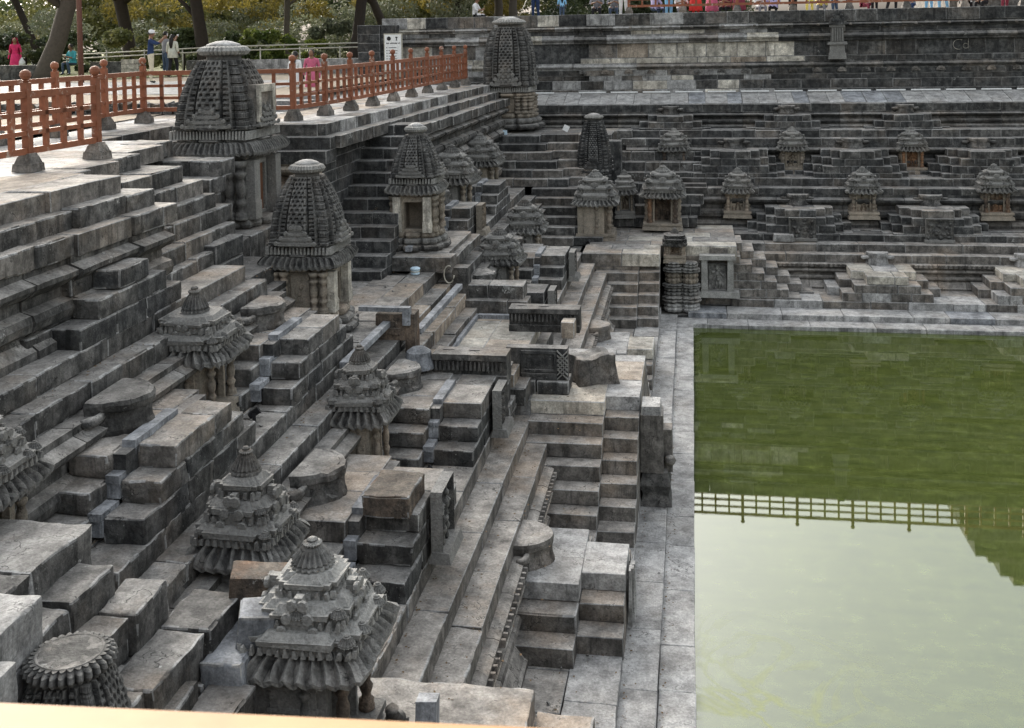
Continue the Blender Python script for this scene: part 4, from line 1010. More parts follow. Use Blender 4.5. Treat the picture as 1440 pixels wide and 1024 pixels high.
# ------------------------------------------------------------------ spire towers
OUT = [(0, 1.0), (.30, 1.0), (.305, .91), (.55, .91), (.555, .82), (.80, .82)]
def plan(n=26):
    """quarter-symmetric stepped outline, list of (x,y,u,region)"""
    us = list(np.linspace(-.82, .82, n * 2 + 1))
    pts = []
    for s in range(4):
        for u in us[:-1]:
            a = abs(u)
            o_, reg = (1.0, 0) if a < .30 else ((.91, 1) if a < .56 else (.82, 2))
            lo = (0, .30, .56)[reg]; hi = (.30, .56, .83)[reg]
            gro = .10 if min(abs(a - .30), abs(a - .56)) < .02 else 0
            x, y = u, -(o_ - gro)
            ca, sa = math.cos(s * PI / 2), math.sin(s * PI / 2)
            pts.append((x * ca - y * sa, x * sa + y * ca, (a - lo) / (hi - lo) if reg else u / .3, reg))
    return pts
def spire_mesh(hw, H_, top=.5, rings=86, power=2.1, per=.085, deep=.03, seed=0):
    P = plan(); vs = []; W = len(P)
    for k in range(rings + 1):
        t = k / rings; s = 1 - .06 * t - (1 - .06 - top) * t ** power; z = H_ * t
        for x, y, u, reg in P:
            d = 0
            ph = z / per
            if reg == 0:      # honeycomb of horseshoe arches
                q = math.sin(PI * (ph)) ** 2 * (math.cos(PI * u * 3.5 + PI * (int(ph) % 2)) > 0); d = deep * q * .9
                if abs(u) > .86: d = -deep * .3
            elif reg == 1:
                q = (abs(((ph * 1.0) % 1) - .5) < .26) * (.25 < u < .78); d = deep * .9 * q
            else:             # stacked ribbed cushions at the corners
                g = (z / (per * 1.7)) % 1
                d = deep * (1.0 if g < .16 else (.1 if g < .8 else .45)) + (.3 * deep * (math.sin(u * 9) > .3))
            if (z / H_) < .035: d = -.01
            f = s * hw - d
            d2 = math.hypot(x, y)
            er = .01 * mn.noise(Vector((x * 4, y * 4, z * 4 + seed)))
            vs.append((x * f + x / d2 * er, y * f + y / d2 * er, z))
    fs = [(k * W + i, k * W + (i + 1) % W, (k + 1) * W + (i + 1) % W, (k + 1) * W + i) for k in range(rings) for i in range(W)]
    fs.append(tuple(rings * W + i for i in range(W)))
    me = bpy.data.meshes.new('spire'); me.from_pydata(vs, [], fs); return me
def ring_slab(hw, z0, z1, jit=.004, prof=((1, 0), (1.05, .2), (1.08, .5), (1.05, .8), (.98, 1))):
    P = plan(8); W = len(P); vs = []
    for a, b in prof:
        for x, y, u, reg in P: vs.append((x * hw * a, y * hw * a, z0 + (z1 - z0) * b))
    fs = [(k * W + i, k * W + (i + 1) % W, (k + 1) * W + (i + 1) % W, (k + 1) * W + i) for k in range(len(prof) - 1) for i in range(W)]
    fs += [tuple(range(W - 1, -1, -1)), tuple((len(prof) - 1) * W + i for i in range(W))]
    return MB().add(vs, fs).mesh('ring_slab', jit=jit)
def spire_shrine(label, pos, hw, h, opening, mats, sp=.50, amal=True, rz=0, top=.5, door=S_DARK, cap=S_WALK, eave=True, pil=S_CARVL, frieze=True, power=2.1):
    mbody, msp = mats
    t = thing('spire_shrine', label, 'shrine', pos, rz, 'curved spire shrines')
    hb = h * (1 - sp) * .86; z = 0
    for k, (a, b, c) in enumerate(((1.32, 0, .05), (1.2, .05, .10), (1.08, .10, .145))):
        put('base_course', ring_slab(hw * a, h * b, h * c, .008), (S_OLD, S_CARVE, mbody)[k], t)
    z0 = h * .145; z1 = hb
    # cell walls leave an opening on the given side
    mb = MB(); q = hw * .80; ow = hw * .40
    def wall(side):
        a = {'-y': 0, '+x': PI / 2, '+y': PI, '-x': -PI / 2}[side]; segs = [(-q, q, z0, z1)] if side != opening else [(-q, -ow, z0, z1), (ow, q, z0, z1), (-ow, ow, z1 - .12, z1), (-ow, ow, z0, z0 + .05)]
        for x0, x1, za, zb in segs:
            n = len(mb.v); mb.box(x0, x1, -q, -q + .14, za, zb)
            for i in range(n, len(mb.v)):
                x, y, zz = mb.v[i]; mb.v[i] = (x * math.cos(a) - y * math.sin(a), x * math.sin(a) + y * math.cos(a), zz)
    for s in ('-y', '+x', '+y', '-x'): wall(s)
    put('cell', mb.mesh('cell', jit=.003), mbody, t)
    mb = MB().box(-q + .15, q - .15, -q + .15, q - .15, z0 - .02, z0 + .02); put('cell_floor', mb.mesh('cell_floor'), mbody, t)
    hp = z1 - z0
    bal = MB().lathe(baluster(hp, hw * .115), 12).mesh('turned_pillar', True, jit=.003)
    for side in ('-y', '+x', '+y', '-x'):
        a = {'-y': 0, '+x': PI / 2, '+y': PI, '-x': -PI / 2}[side]
        ca, sa = math.cos(a), math.sin(a)
        for u in (-.74, -.46, .46, .74) if side != opening else (-.66, .66):
            x, y = u * hw, -hw * .93
            P_ = (x * ca - y * sa, x * sa + y * ca, z0)
            if side == opening:
                put('square_pillar', MB().box(-hw * .19, hw * .19, -hw * .13, hw * .13, 0, hp * .3).box(-hw * .165, hw * .165, -hw * .11, hw * .11, hp * .3, hp).mesh('square_pillar', jit=.002), S_BEIGE if pil is S_CARVL else pil, t, P_, (0, 0, a))
            else: put('turned_pillar', bal, pil, t, P_)
        if side != opening and side in ('-y', '+x'):
            put('wall_figure', relief(round(hw * .6, 2), round(hp * .86, 2), .08, 2, frame=.02, deep=.06), pil, t, (hw * .84 * sa, -hw * .84 * ca, z0 + hp * .05), (0, 0, a))
    z = z1
    put('capital_band', ring_slab(hw * .98, z, z + h * .03), mbody, t); z += h * .03
    if eave:
        put('eave', eave_mesh(hw * .97, hw * 1.16, z + h * .005, z + h * .06, per=.1, rib=.02).mesh('eave', jit=.012), S_CARVE, t); z += h * .06
    if frieze:
        put('frieze', ring_slab(hw * 1.0, z, z + h * .065, .004, ((1, 0), (1.04, .1), (.97, .2), (.97, .8), (1.06, .9), (1.04, 1))), S_CARVE, t)
        mb = MB(); carve_row(mb, hw * .96, z + h * .014, h * .04, .06, .025); put('frieze_carving', mb.mesh('frieze_carving'), S_PALE, t)
        z += h * .065
    Hs = h * .915 - z
    spo = put('spire', spire_mesh(hw * 1.1, Hs, top, per=max(.058, hw * .12), deep=hw * .085, rings=150, seed=pos[1], power=power), msp, t, (0, 0, z))
    for side in ('-y', '+x'):
        a = {'-y': 0, '+x': PI / 2}[side]
        put('gable', gable_mesh(hw * 1.15, Hs * .3, .1), msp, spo, (math.sin(a) * hw * .98, -math.cos(a) * hw * .98, .01), (0, 0, a))
    z += Hs
    if amal:
        ra = hw * top * 1.0
        put('neck', MB().lathe([(ra * .8, -.03), (ra * .78, h * .02), (ra * .8, h * .025)], 20).mesh('neck', True), msp, t, (0, 0, z))
        put('ribbed_disc', MB().lathe([(ra * .75, 0), (ra * 1.0, h * .008), (ra * 1.12, h * .026), (ra * 1.0, h * .044), (ra * .75, h * .052)], 112, rib=.09, ribn=36).mesh('ribbed_disc', jit=.003), S_PALE, t, (0, 0, z + h * .018))
        put('cap_stone', MB().lathe([(ra * .82, 0), (ra * .74, h * .012), (ra * .35, h * .026), (0.01, h * .03)], 20).mesh('cap_stone', True, jit=.004), cap, t, (0, 0, z + h * .066))
    return t
spire_shrine('middle curved spire shrine with pale ribbed top, beside the dark step pyramid', (-6.12, 16.85, F3), .535, 2.72, '+x', (S_CARVL, S_CARVE), top=.46, sp=.56, power=2.3)
spire_shrine('farther curved spire shrine with a square opening between two pale pillars', (-5.68, 22.2, 3.6), .48, 2.55, '-y', (S_CARVL, S_CARVE), top=.42, sp=.50, power=1.7)
bigt = spire_shrine('big squat spire shrine with brown door and broken front, by the orange fence', (-8.3, 18.7, F4 - .35), .75, 3.6, '+x', (S_CARVE, S_CARVE), top=.52, sp=.50, pil=S_CARVE)
spire_shrine('tall slim spire shrine standing in the far corner under the long wall', (-6.15, 37.1, F4 + .1), .82, 3.75, '+y', (S_CARVL, S_CARVE), top=.60, sp=.66, eave=False, pil=S_CARVL, power=4.0)
spire_shrine('small black honeycombed spire half hidden in the far corner stairs', (-3.1, 34.8, 2.9), .52, 2.5, '+y', (S_DARK, S_DARK), top=.5, sp=.72, eave=False, pil=S_DARK, frieze=False)
dt = bigt
put('door_leaf', MB().box(.50, .56, -.28, .28, .5, 1.55).mesh('door_leaf'), M_DOOR, dt)
put('plain_panel', MB().box(.6, .76, -.40, .40, 2.2, 2.85).mesh('plain_panel', jit=.006), S_MID, dt)
put('plain_panel_frame', MB().box(.76, .80, -.40, -.27, 2.2, 2.85).box(.76, .80, .27, .40, 2.2, 2.85).box(.76, .80, -.27, .27, 2.72, 2.85).mesh('plain_panel_frame', jit=.003), S_BEIGE, dt)
# truncated spire in the foreground: only its flat ribbed disc and lattice shoulder rise above the blocks
tr = thing('sunken_shrine', 'flat-topped ribbed stone disc on a dark honeycombed shoulder, bottom left', 'shrine', (-4.2, 6.72, 2.93), math.radians(8))
tr.scale = (.66, .66, .66)
put('spire', spire_mesh(.62, 1.25, .62, per=.085, deep=.035, rings=64), S_CARVE, tr)
put('neck', MB().lathe([(.34, 0), (.33, .1)], 24).mesh('neck', True), S_CARVE, tr, (0, 0, 1.2))
put('ribbed_disc', MB().lathe([(.30, 0), (.37, .02), (.405, .07), (.39, .125), (.345, .15), (.34, .165)], 180, rib=.16, ribn=30).mesh('ribbed_disc', jit=.002), S_CARVE, tr, (0, 0, 1.27))
put('flat_top', MB().lathe([(.345, 0), (.335, .012), (.32, .012), (.31, .006), (.01, .004)], 40).mesh('flat_top', jit=.003), S_OLD, tr, (0, 0, 1.43))
# mini spire carved on the great wall
t = thing('wall_niche', 'narrow carved niche with pointed top rising up the black wall', 'niche', (4.95, 39.4, 6.9))
for a in ((-.30, .30, -.1, .2, 0, .22), (-.26, .26, -.06, .2, .22, .5), (-.33, .33, -.12, .2, .5, .6), (-.22, .22, -.08, .2, .6, 1.1), (-.26, .26, -.12, .2, 1.1, 1.18)):
    put('carved_block', MB().box(*a, .02, .01).mesh('carved_block', jit=.006), S_CARVE, t)
for i in range(5): put('bar', MB().box(-.02, .02, -.13, -.08, .62, 1.08).mesh('bar'), S_CARVE, t, (-.16 + .08 * i, 0, 0))
put('peak', gable_mesh(.5, .5, .12), S_DARK, t, (0, -.04, 1.18))

# ------------------------------------------------------------------ loose carved fragments on the axis platform
def lintel(label, x0, x1, y0, y1, z0, z1, m, seed):
    t = thing('carved_lintel', label, 'stone', ((x0 + x1) / 2, (y0 + y1) / 2, z0), 0, 'fallen carved lintels')
    W, D, H_ = x1 - x0, y1 - y0, z1 - z0
    put('beam', MB().box(-W / 2, W / 2, -D / 2 + .05, D / 2, 0, H_ * .97).box(-W / 2, W / 2, -D / 2, D / 2, 0, H_ * .28).box(-W / 2, W / 2, -D / 2 - .01, D / 2 - .02, H_ * .8, H_).mesh('beam', jit=.012, seed=seed), m, t)
    mb = MB(); n = int(W / .075)
    for i in range(n):
        u = -W / 2 + .04 + i * (W - .08) / n; mb.box(u, u + .045, -D / 2 - .005, -D / 2 + .06, H_ * .45, H_ * .74, .012, .0)
    put('tooth_band', mb.mesh('tooth_band', jit=.006), m, t)
    for i in range(max(2, int(W / .45))):
        put('clamp_slot', MB().box(-.09, .09, -.028, .028, 0, .004).mesh('clamp_slot'), M_BLACK, t, (-W / 2 + .22 + i * .42, .03 + R.uniform(-.02, .05), H_ + .004))
    return t
lintel('pitted carved lintel lying along the back of the sandy platform', -3.45, -2.12, 20.15, 20.55, 2.42, 2.86, S_OLD, 3)
lintel('dark carved lintel with deep slots on the near edge of the sandy platform', -4.15, -2.95, 16.95, 17.4, 2.45, 2.92, S_OLD, 5)
stone(plat, -4.15, -2.95, 16.75, 17.3, 2.1, 2.44, S_OLD, 'stone', 1)
stone(plat, -3.9, -2.9, 16.9, 17.5, 1.91, 2.12, S_OLD, 'stone', 1)
t = thing('lattice_slab', 'dark slab fragment with a diamond lattice panel at its right end', 'stone', (-2.55, 18.2, F2 + .26))
put('slab_body', MB().box(-.62, .42, 0, .22, 0, .52).mesh('slab_body', jit=.005), S_DARK, t)
for a in ((-.36, .24, -.03, 0, .43, .48), (-.36, .24, -.03, 0, .12, .16), (-.36, -.32, -.03, 0, .16, .43), (.20, .24, -.03, 0, .16, .43), (-.36, .24, -.04, 0, 0, .1)):
    put('panel_rib', MB().box(*a).mesh('panel_rib', jit=.003), S_DARK, t)
mb = MB()
for s in (-1, 1):
    for i in range(-3, 9):
        z0 = i * .075; x0, x1 = .25, .43
        za, zb = (z0, z0 + .18) if s > 0 else (z0 + .18, z0)
        if min(za, zb) < -.01 or max(za, zb) > .53: continue
        mb.add([(x0, -.05, za), (x0, -.05, za + .022), (x1, -.05, zb + .022), (x1, -.05, zb), (x0, -.0, za), (x0, -.0, za + .022), (x1, -.0, zb + .022), (x1, 0, zb)], [(0, 1, 2, 3), (0, 4, 5, 1), (3, 2, 6, 7), (1, 5, 6, 2), (0, 3, 7, 4)])
put('lattice', mb.mesh('lattice'), S_PALE, t)
for x0, x1, y0, y1, z0, z1 in ((-3.15, -2.66, 18.1, 18.6, F2 + .02, F2 + .25), (-2.64, -2.1, 18.1, 18.6, F2 + .02, F2 + .25)):
    stone(plat, x0, x1, y0, y1, z0, z1, S_DARK, 'stone', 1)
t = thing('rough_boulder', 'dark rough boulder-like stone right of the lattice slab', 'stone', (-1.78, 18.95, F2))
me, a, b, c = stone_mesh(.8, .6, .4, 1, 1, S_OLD)
bm = bmesh.new(); bm.from_mesh(me); bmesh.ops.subdivide_edges(bm, edges=bm.edges, cuts=1, use_grid_fill=True)
for v in bm.verts:
    v.co += mn.noise_vector(v.co * 3.2) * .07 + mn.noise_vector(v.co * 9) * .02; v.co.xy *= 1 - .35 * max(0, v.co.z)
mm = bpy.data.meshes.new('boulder'); bm.to_mesh(mm); bm.free()
put('boulder', mm, S_OLD, t, (0, 0, .24), (0, 0, .5), (.9, .95, 1.25))
# column stub behind and broken door-frame piece on the ledge
t = thing('door_frame_fragment', 'red-brown broken door-frame block on the ledge', 'stone', (-4.85, 17.35, 3.06))
put('block', MB().box(-.28, .2, -.2, .2, 0, .42).box(-.22, .14, -.24, -.2, .1, .2).box(.2, .36, -.16, .16, -.3, .42).mesh('block', jit=.01), S_RED, t)
t = thing('bell_post', 'small post with a fluted bell-shaped cap in front of the slotted lintel', 'post', (-4.38, 17.0, F2))
put('shaft', MB().lathe(baluster(.75, .1), 12).mesh('shaft', True, jit=.004), S_OLD, t)
put('cap', MB().lathe([(.12, 0), (.25, .02), (.24, .08), (.2, .2), (.19, .28), (.1, .34), (.01, .35)], 40, rib=.05, ribn=12).mesh('cap', jit=.004), S_SLATE, t, (0, 0, .75))
stone(plat, -2.42, -2.18, 19.75, 20.1, 2.42, 2.72, S_WARM, 'stone', 1)
o = thing('square_pillar_stump', 'upright rough square pillar at the end of the sandy ledges', 'pillar', (-4.62, 21.5, 2.6))
put('shaft', MB().box(-.17, .17, -.17, .17, 0, .75, .01, .01).mesh('shaft', jit=.012), S_OLD, o)
# carved slabs leaning on the outer faces of the pyramids
def side_slab(label, x, y, z, w_, h_, m, seed, fig=True):
    t = thing('carved_slab', label, 'relief', (x, y, z), PI / 2, 'carved slabs on pyramid faces')
    put('relief', relief(w_, h_, .14, seed, frame=.03, deep=.08, figure=fig), m, t, (0, -.16, .1))
    put('foot', MB().box(-w_ / 2 - .05, w_ / 2 + .05, -.26, 0, 0, .12, .03, .03).mesh('foot', jit=.006), m, t)
side_slab('dark undercut carved figure slab on the face of the rust-topped pyramid', -3.06, 12.5, F2, .62, .72, S_CARVE, 6)
side_slab('grey carved figure slab beside the long ledge below the speckled pyramid with covers', -3.06, 16.45, F2, .55, .6, S_CARVE, 7)
side_slab('tan and grey figure slab on the face of the far pyramid right of the opening shrine', -5.05, 25.4, F3, .5, .6, S_CARVL, 1)
side_slab('black carved slab below the speckled blocks', -3.06, 22.9, F2, .5, .6, S_CARVE, 2)
side_slab('small carved slab on the farthest black speckled pyramid', -3.06, 26.9, F2, .5, .6, S_CARVE, 3)
t = thing('fluted_pilaster', 'split vertical fluted stones on the waterside face of the nearest pyramid', 'pilaster', (-.90, 14.35, F1))
for i in range(5): put('flute', MB().box(0, .05 + .03 * (i % 2), -.07, .05, 0, .74 - .04 * i, .012, .01).mesh('flute', jit=.006, seed=i), S_WALK, t, (0, -.3 + .14 * i, 0))
t = thing('block_pier', 'tall plain block pier with broken moulded foot beside the waterside walk', 'pier', (-.70, 18.2, .2))
for a, m in (((-.22, .16, -.26, .26, .55, 1.5), S_MID), ((-.2, .12, -.24, .28, 1.5, 1.64), S_WALK), ((.1, .3, -.05, .3, .5, 1.2), S_MID)):
    put('pier_block', MB().box(*a, .01, .01).mesh('pier_block', jit=.008), m, t)
mb = MB().box(-.24, .28, -.3, .3, 0, .2, .04, .05).box(-.2, .24, -.26, .26, .2, .34, -.03, -.03).box(-.24, .28, -.3, .3, .34, .55, .06, .06); put('pier_foot', mb.mesh('pier_foot', jit=.025), S_OLD, t)
put('round_knob', MB().lathe([(.0, -.09), (.07, -.06), (.1, 0), (.07, .06), (0, .09)], 12).mesh('round_knob', True), S_MID, t, (.26, -.1, .72))
t = thing('small_lion_figure', 'little weathered crouching animal carving beside the foreground shrine', 'carving', (-2.62, 9.1, F2))
mb = MB().tube([(0, .12, .08), (0, .04, .12), (0, -.05, .16), (0, -.1, .24), (0, -.12, .3)], [.06, .075, .07, .055, .06], 10)
for s in (-1, 1): mb.tube([(s * .05, -.08, .14), (s * .055, -.12, .06), (s * .055, -.15, 0)], [.03, .025, .03], 6).tube([(s * .06, .08, .1), (s * .07, .06, .04), (s * .07, .0, .0)], [.035, .03, .028], 6)
put('body', mb.mesh('body', True, jit=.01), S_OLD, t)
t = thing('slate_post', 'short slanting slate post sticking up at the bottom edge', 'post', (-2.33, 9.05, F2))
put('shaft', MB().box(-.09, .09, -.12, .12, 0, .34).mesh('shaft', jit=.004), S_SLATE, t, (0, 0, 0), (math.radians(-14), 0, .1))
# near corner platform
npf = struct('near_corner_platform')
course(npf, 'x', -3.4, -1.5, 9.88, -1, F2 + .02, .3, .80, S_MID, 1.2, 1.9, jz=.002, gap=.006)
course(npf, 'x', -3.4, -1.48, 9.08, -1, F2 + .02, .3, .75, S_MID, .9, 1.5, jz=.002, gap=.006)
course(npf, 'x', -3.4, -1.48, 8.33, -1, F2 + .02, .3, .8, S_MID, .9, 1.5, jz=.002, gap=.006)
course(npf, 'x', -1.5, -.96, 9.9, -1, F2 - .21, .3, .9, S_MID, .5, .6)
course(npf, 'x', -1.5, -.96, 8.99, -1, F2 - .21, .3, .9, S_MID, .5, .6)
for z in (.55, .95, 1.35, 1.7): course(npf, 'x', -2.3, -.96, 9.86, -1, z, .38, .5, S_MID, .6, 1.0)
# foreground stepped blocks, bottom left
fg = struct('foreground_blocks')
def B_(x0, x1, y0, y1, z1, m=S_OLD, h=.3):
    if y1 - y0 > .95:
        ym = y0 + (y1 - y0) * R.uniform(.42, .6); dx = R.uniform(.02, .07)
        stone(fg, x0, x1 - dx, y0, ym - .008, z1 - h, z1 - R.uniform(.01, .04), m, 'stone', 2, R.uniform(-.03, .03))
        stone(fg, x0, x1, ym + .008, y1, z1 - h, z1, m, 'stone', 2, R.uniform(-.03, .03))
    else: stone(fg, x0, x1, y0, y1, z1 - h, z1, m, 'stone', 2, R.uniform(-.03, .03))
BG = S_MID
for x0, x1, y0, y1, z, m in ((-6.1, -4.98, 6.7, 8.35, 3.98, S_OLD), (-5.0, -4.66, 6.8, 8.12, 3.76, S_OLD), (-4.68, -4.33, 7.2, 8.38, 3.53, S_OLD), (-4.35, -3.9, 7.4, 8.85, 3.22, S_OLD),
                         (-4.75, -4.42, 6.6, 7.55, 3.45, S_OLD), (-4.42, -4.05, 6.4, 7.72, 3.20, S_OLD), (-4.08, -3.85, 6.9, 7.9, 3.0, S_OLD),
                         (-5.2, -4.46, 5.8, 6.85, 4.18, S_WALK), (-5.0, -4.30, 5.4, 6.28, 4.06, S_WALK), (-4.9, -4.16, 4.9, 5.78, 4.02, S_WALK), (-4.45, -3.95, 5.3, 5.95, 3.75, S_OLD),
                         (-3.88, -3.5, 7.2, 8.15, 2.85, S_DARK), (-3.95, -3.6, 8.1, 8.75, 3.02, S_SLATE)):
    B_(x0, x1, y0, y1, z, m, .36)
    zz = z - .36
    while zz > 1.95: B_(x0 + .01, x1 - .01, y0, y1 - .01, zz, m, .32); zz -= .33
o = thing('brown_boulder', 'brownish squared boulder wedged behind the pale-domed shrine', 'stone', (-3.78, 8.95, 3.0))
me, a, b, c = stone_mesh(.5, .35, .35, 2, 1, S_WARM)
put('boulder', me, S_RED, o, (0, 0, .2), (.05, .1, .3))
o = thing('blue_grey_boulder', 'blue-grey rounded stone against the left side of the pale-domed shrine', 'stone', (-3.62, 8.5, 3.0))
me, a, b, c = stone_mesh(.3, .3, .35, 3, 1, S_SLATE); put('boulder', me, S_SLATE, o, (0, 0, .12), (.1, .1, .3))

# ------------------------------------------------------------------ fences
POSTM = MB().box(-.05, .05, -.05, .05, 0, 1.0).lathe([(.035, 1.0), (.05, 1.02), (.03, 1.035), (.055, 1.05), (.075, 1.09), (.07, 1.135), (.04, 1.165), (.0, 1.175)], 12).mesh('post')
BASEM = MB().box(-.17, .17, -.17, .17, 0, .11, .01, .01).box(-.145, .145, -.145, .145, .11, .2, .035, .035).box(-.1, .1, -.1, .1, .2, .24, .01, .01).mesh('base_stone', jit=.004)
BALM = MB().box(-.034, .034, -.03, .03, 0, .74).mesh('baluster')
def fence(label, pts, zb=.20, base=True, mat=None, group=None, lastpost=True):
    t = thing('lattice_fence', label, 'fence', pts[0], 0, group)
    m = mat or M_FENCE
    p0 = Vector(pts[0])
    for i, p in enumerate(pts):
        p = Vector(p); d = (Vector(pts[min(i + 1, len(pts) - 1)]) - Vector(pts[max(i - 1, 0)])); a = math.atan2(d.y, d.x)
        q = p - p0
        if base: put('base_stone', BASEM, S_MID, t, q, (0, 0, a), (.86, .86, 1))
        put('post', POSTM, m, t, q + Vector((0, 0, zb - .02)), (0, 0, a))
        if i < len(pts) - 1:
            nx_ = Vector(pts[i + 1]) - p; L_ = nx_.length; a = math.atan2(nx_.y, nx_.x); pitch = -math.atan2(nx_.z, nx_.xy.length)
            for z, hh, ww in ((.03, .085, .07), (.28, .06, .06), (.53, .06, .06), (.78, .09, .075)):
                put('rail', MB().box(.05, L_ - .05, -ww / 2, ww / 2, 0, hh).mesh('rail'), m, t, q + Vector((0, 0, zb + z)), (0, pitch, a))
            for k in range(1, 4):
                put('baluster', BALM, m, t, q + nx_ * k / 4 + Vector((0, 0, zb + .05)), (0, 0, a))
    return t
G5 = F5
fence('terracotta lattice fence at the left edge, nearest section on stone feet', [(-9.0, 9.4, G5), (-8.93, 10.8, G5), (-8.82, 12.1, G5), (-8.72, 13.36, G5), (-8.58, 14.84, G5)])
fence('terracotta lattice fence just behind the nearest section on the left', [(-11.6, 15.2, G5), (-11.45, 16.7, G5), (-11.3, 18.2, G5), (-11.2, 19.7, G5), (-11.19, 21.2, G5)])
fence('terracotta lattice fence passing behind the big spire shrine', [(-11.19, 21.2, G5), (-9.65, 21.36, G5), (-8.09, 21.56, G5)], base=True)
fence('long terracotta lattice fence running away towards the tall corner spire', [(-8.09, 21.56, G5), (-7.9, 23.0, G5), (-7.8, 24.5, G5), (-7.75, 26.1, G5), (-7.72, 27.9, G5), (-7.7, 29.7, G5), (-7.7, 31.6, G5), (-7.68, 33.4, G5), (-7.6, 34.9, G5), (-7.5, 36.2, G5)])
fence('terracotta lattice fence on top of the great wall in front of the crowd', [(-2.25 + 1.93 * k, 40.3, 8.62) for k in range(10)])
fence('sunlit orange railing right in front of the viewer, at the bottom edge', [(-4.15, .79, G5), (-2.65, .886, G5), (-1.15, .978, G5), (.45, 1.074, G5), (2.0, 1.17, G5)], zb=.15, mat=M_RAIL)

# ------------------------------------------------------------------ park behind the tank
mb = MB()
def sheet(pts, z, name, mat, kind='structure'):
    o = put(name, MB().add([(x, y, z) for x, y in pts], [tuple(range(len(pts)))]).mesh(name), mat); o['kind'] = kind
sheet([(-140, 23.6), (-10.2, 23.6), (-10.2, 37.9), (-12.3, 37.9), (-12.3, 140), (-140, 140)], 6.53, 'park_ground', M_SOIL)
sheet([(-140, 36), (-23.5, 36), (-13, 46.5), (-13, 140), (-140, 140)], 6.56, 'lawn', M_GRASS)
sheet([(-30, 30), (-11.8, 27), (-11.8, 36), (-22, 35.5), (-30, 34)], 6.54, 'path', S_WALK)
sheet([(-60, -10), (-11.9, -10), (-11.9, 23.5), (-60, 23.5)], 6.30, 'dusty_yard', M_SOIL)
rub = thing('rubble_wall', 'low wall of dark rubble stones behind the terracotta fences', 'wall', (-14, 23.5, 6.1))
for i in range(150):
    x = -20 + (i % 50) * .2 + R.uniform(-.05, .05); z = 6.22 + (i // 50) * .13
    me, a, b, c = stone_mesh(.2, .2, .15, R.randrange(4), 0, S_OLD if R.random() < .7 else S_RED)
    o = bpy.data.objects.new('rubble_stone', me); COL.objects.link(o); o.parent = rub
    o.location = (x + 14, R.uniform(-.05, .05), z - 6.1 + R.uniform(-.02, .02)); o.rotation_euler = (R.uniform(-.3, .3), R.uniform(-.3, .3), R.uniform(0, 3)); s = R.uniform(.8, 1.25); o.scale = (s, s, s)
steps = thing('pale_steps', 'pale worn steps seen through the fence right of the big spire shrine', 'steps', (-9, 24, 6.28))
for i in range(3): course(steps, 'x', -12.0, -9.0, 24.4 + i * .6, 1, 6.3 + .09 * (i + 1), .2, .7, S_WALK, .9, 1.5, name='stair_block')
lw = thing('low_wall', 'low weathered concrete wall along the park path', 'wall', (-18, 42, 6.5))
for a, b in ((-24.4, -22.1), (-20.2, -18.6), (-18.5, -15.6), (-15.5, -12.5)):
    put('wall_section', MB().box(a + 18, b + 18, -.2, .2, 0, .62, .02, .02).mesh('wall_section', jit=.01), S_OLD if a < -20 else S_WALK, lw)
put('wall_section', MB().box(-8.4, -6.2, -4.2, -3.8, 0, .62, .02, .02).mesh('wall_section', jit=.01), S_OLD, lw)
for a in (-8.5, -4.9): pass
pr = thing('pipe_rail', 'thin pale double pipe rail behind the low wall', 'railing', (-19, 43, 6.5))
for z in (.98, 1.15): put('pipe', MB().tube([(-7.3, 0, z - .25), (0, 0, z), (6.9, 0, z + .08)], .03, 6).mesh('pipe', True), M_STEEL, pr)
for i in range(9): put('upright', MB().tube([(-7 + i * 1.7, 0, 0), (-7 + i * 1.7, 0, 1.1)], .028, 6).mesh('upright', True), M_STEEL, pr)
o = put('lamp_pole', MB().tube([(0, 0, 0), (0, 0, 6.5)], .095, 10).mesh('lamp_pole', True), M_POLE, None, (-21.34, 36, 6.5)); tag(o, 'brown steel pole beside the seated man, running out of the picture', 'pole')
t = thing('notice_slabs', 'small pile of pale squared slabs beside the path behind the capped man', 'stone', (-21.6, 40, 6.5))
for i in range(4): put('slab', MB().box(-.35, .35, -.12, .12, i * .19, i * .19 + .17).mesh('slab', jit=.008), S_BEIGE, t)
# notice board
t = thing('notice_board', 'white notice board with two round emblems and printed lines before the black buttress', 'sign', (-10.55, 38.2, 6.3))
put('panel', MB().box(-.3, .3, -.02, .02, .45, 1.72).mesh('panel'), M_WHITE, t)
put('backing_frame', MB().box(-.34, .34, .021, .06, .2, 1.76).mesh('backing_frame'), M_STEEL, t)
def text(s, parent, loc, size, mat):
    c = bpy.data.curves.new('lettering', 'FONT'); c.body = s; c.size = size; c.extrude = .002; c.align_x = 'CENTER'; c.resolution_u = 2
    o = bpy.data.objects.new('lettering', c); COL.objects.link(o)
    dg = bpy.context.evaluated_depsgraph_get(); me = bpy.data.meshes.new_from_object(o.evaluated_get(dg)); bpy.data.objects.remove(o)
    return put('lettering', me, mat, parent, loc, (PI / 2, 0, 0))
em = MB().lathe([(.055, -.004), (.075, -.004), (.075, .004), (.055, .004)], 20)
o = put('round_emblem', em.mesh('round_emblem'), M_BLACK, t, (-.14, -.026, 1.58), (PI / 2, 0, 0))
put('emblem_mark', MB().box(-.012, .012, -.003, .003, -.05, .02).box(-.04, .04, -.003, .003, -.02, 0).mesh('emblem_mark'), M_BLACK, t, (-.14, -.026, 1.58))
put('pillar_emblem', MB().box(-.03, .03, -.003, .003, -.07, -.05).box(-.014, .014, -.003, .003, -.05, .02).box(-.04, .04, -.003, .003, .02, .06).mesh('pillar_emblem'), M_BLACK, t, (.14, -.026, 1.58))
x_ = -.235
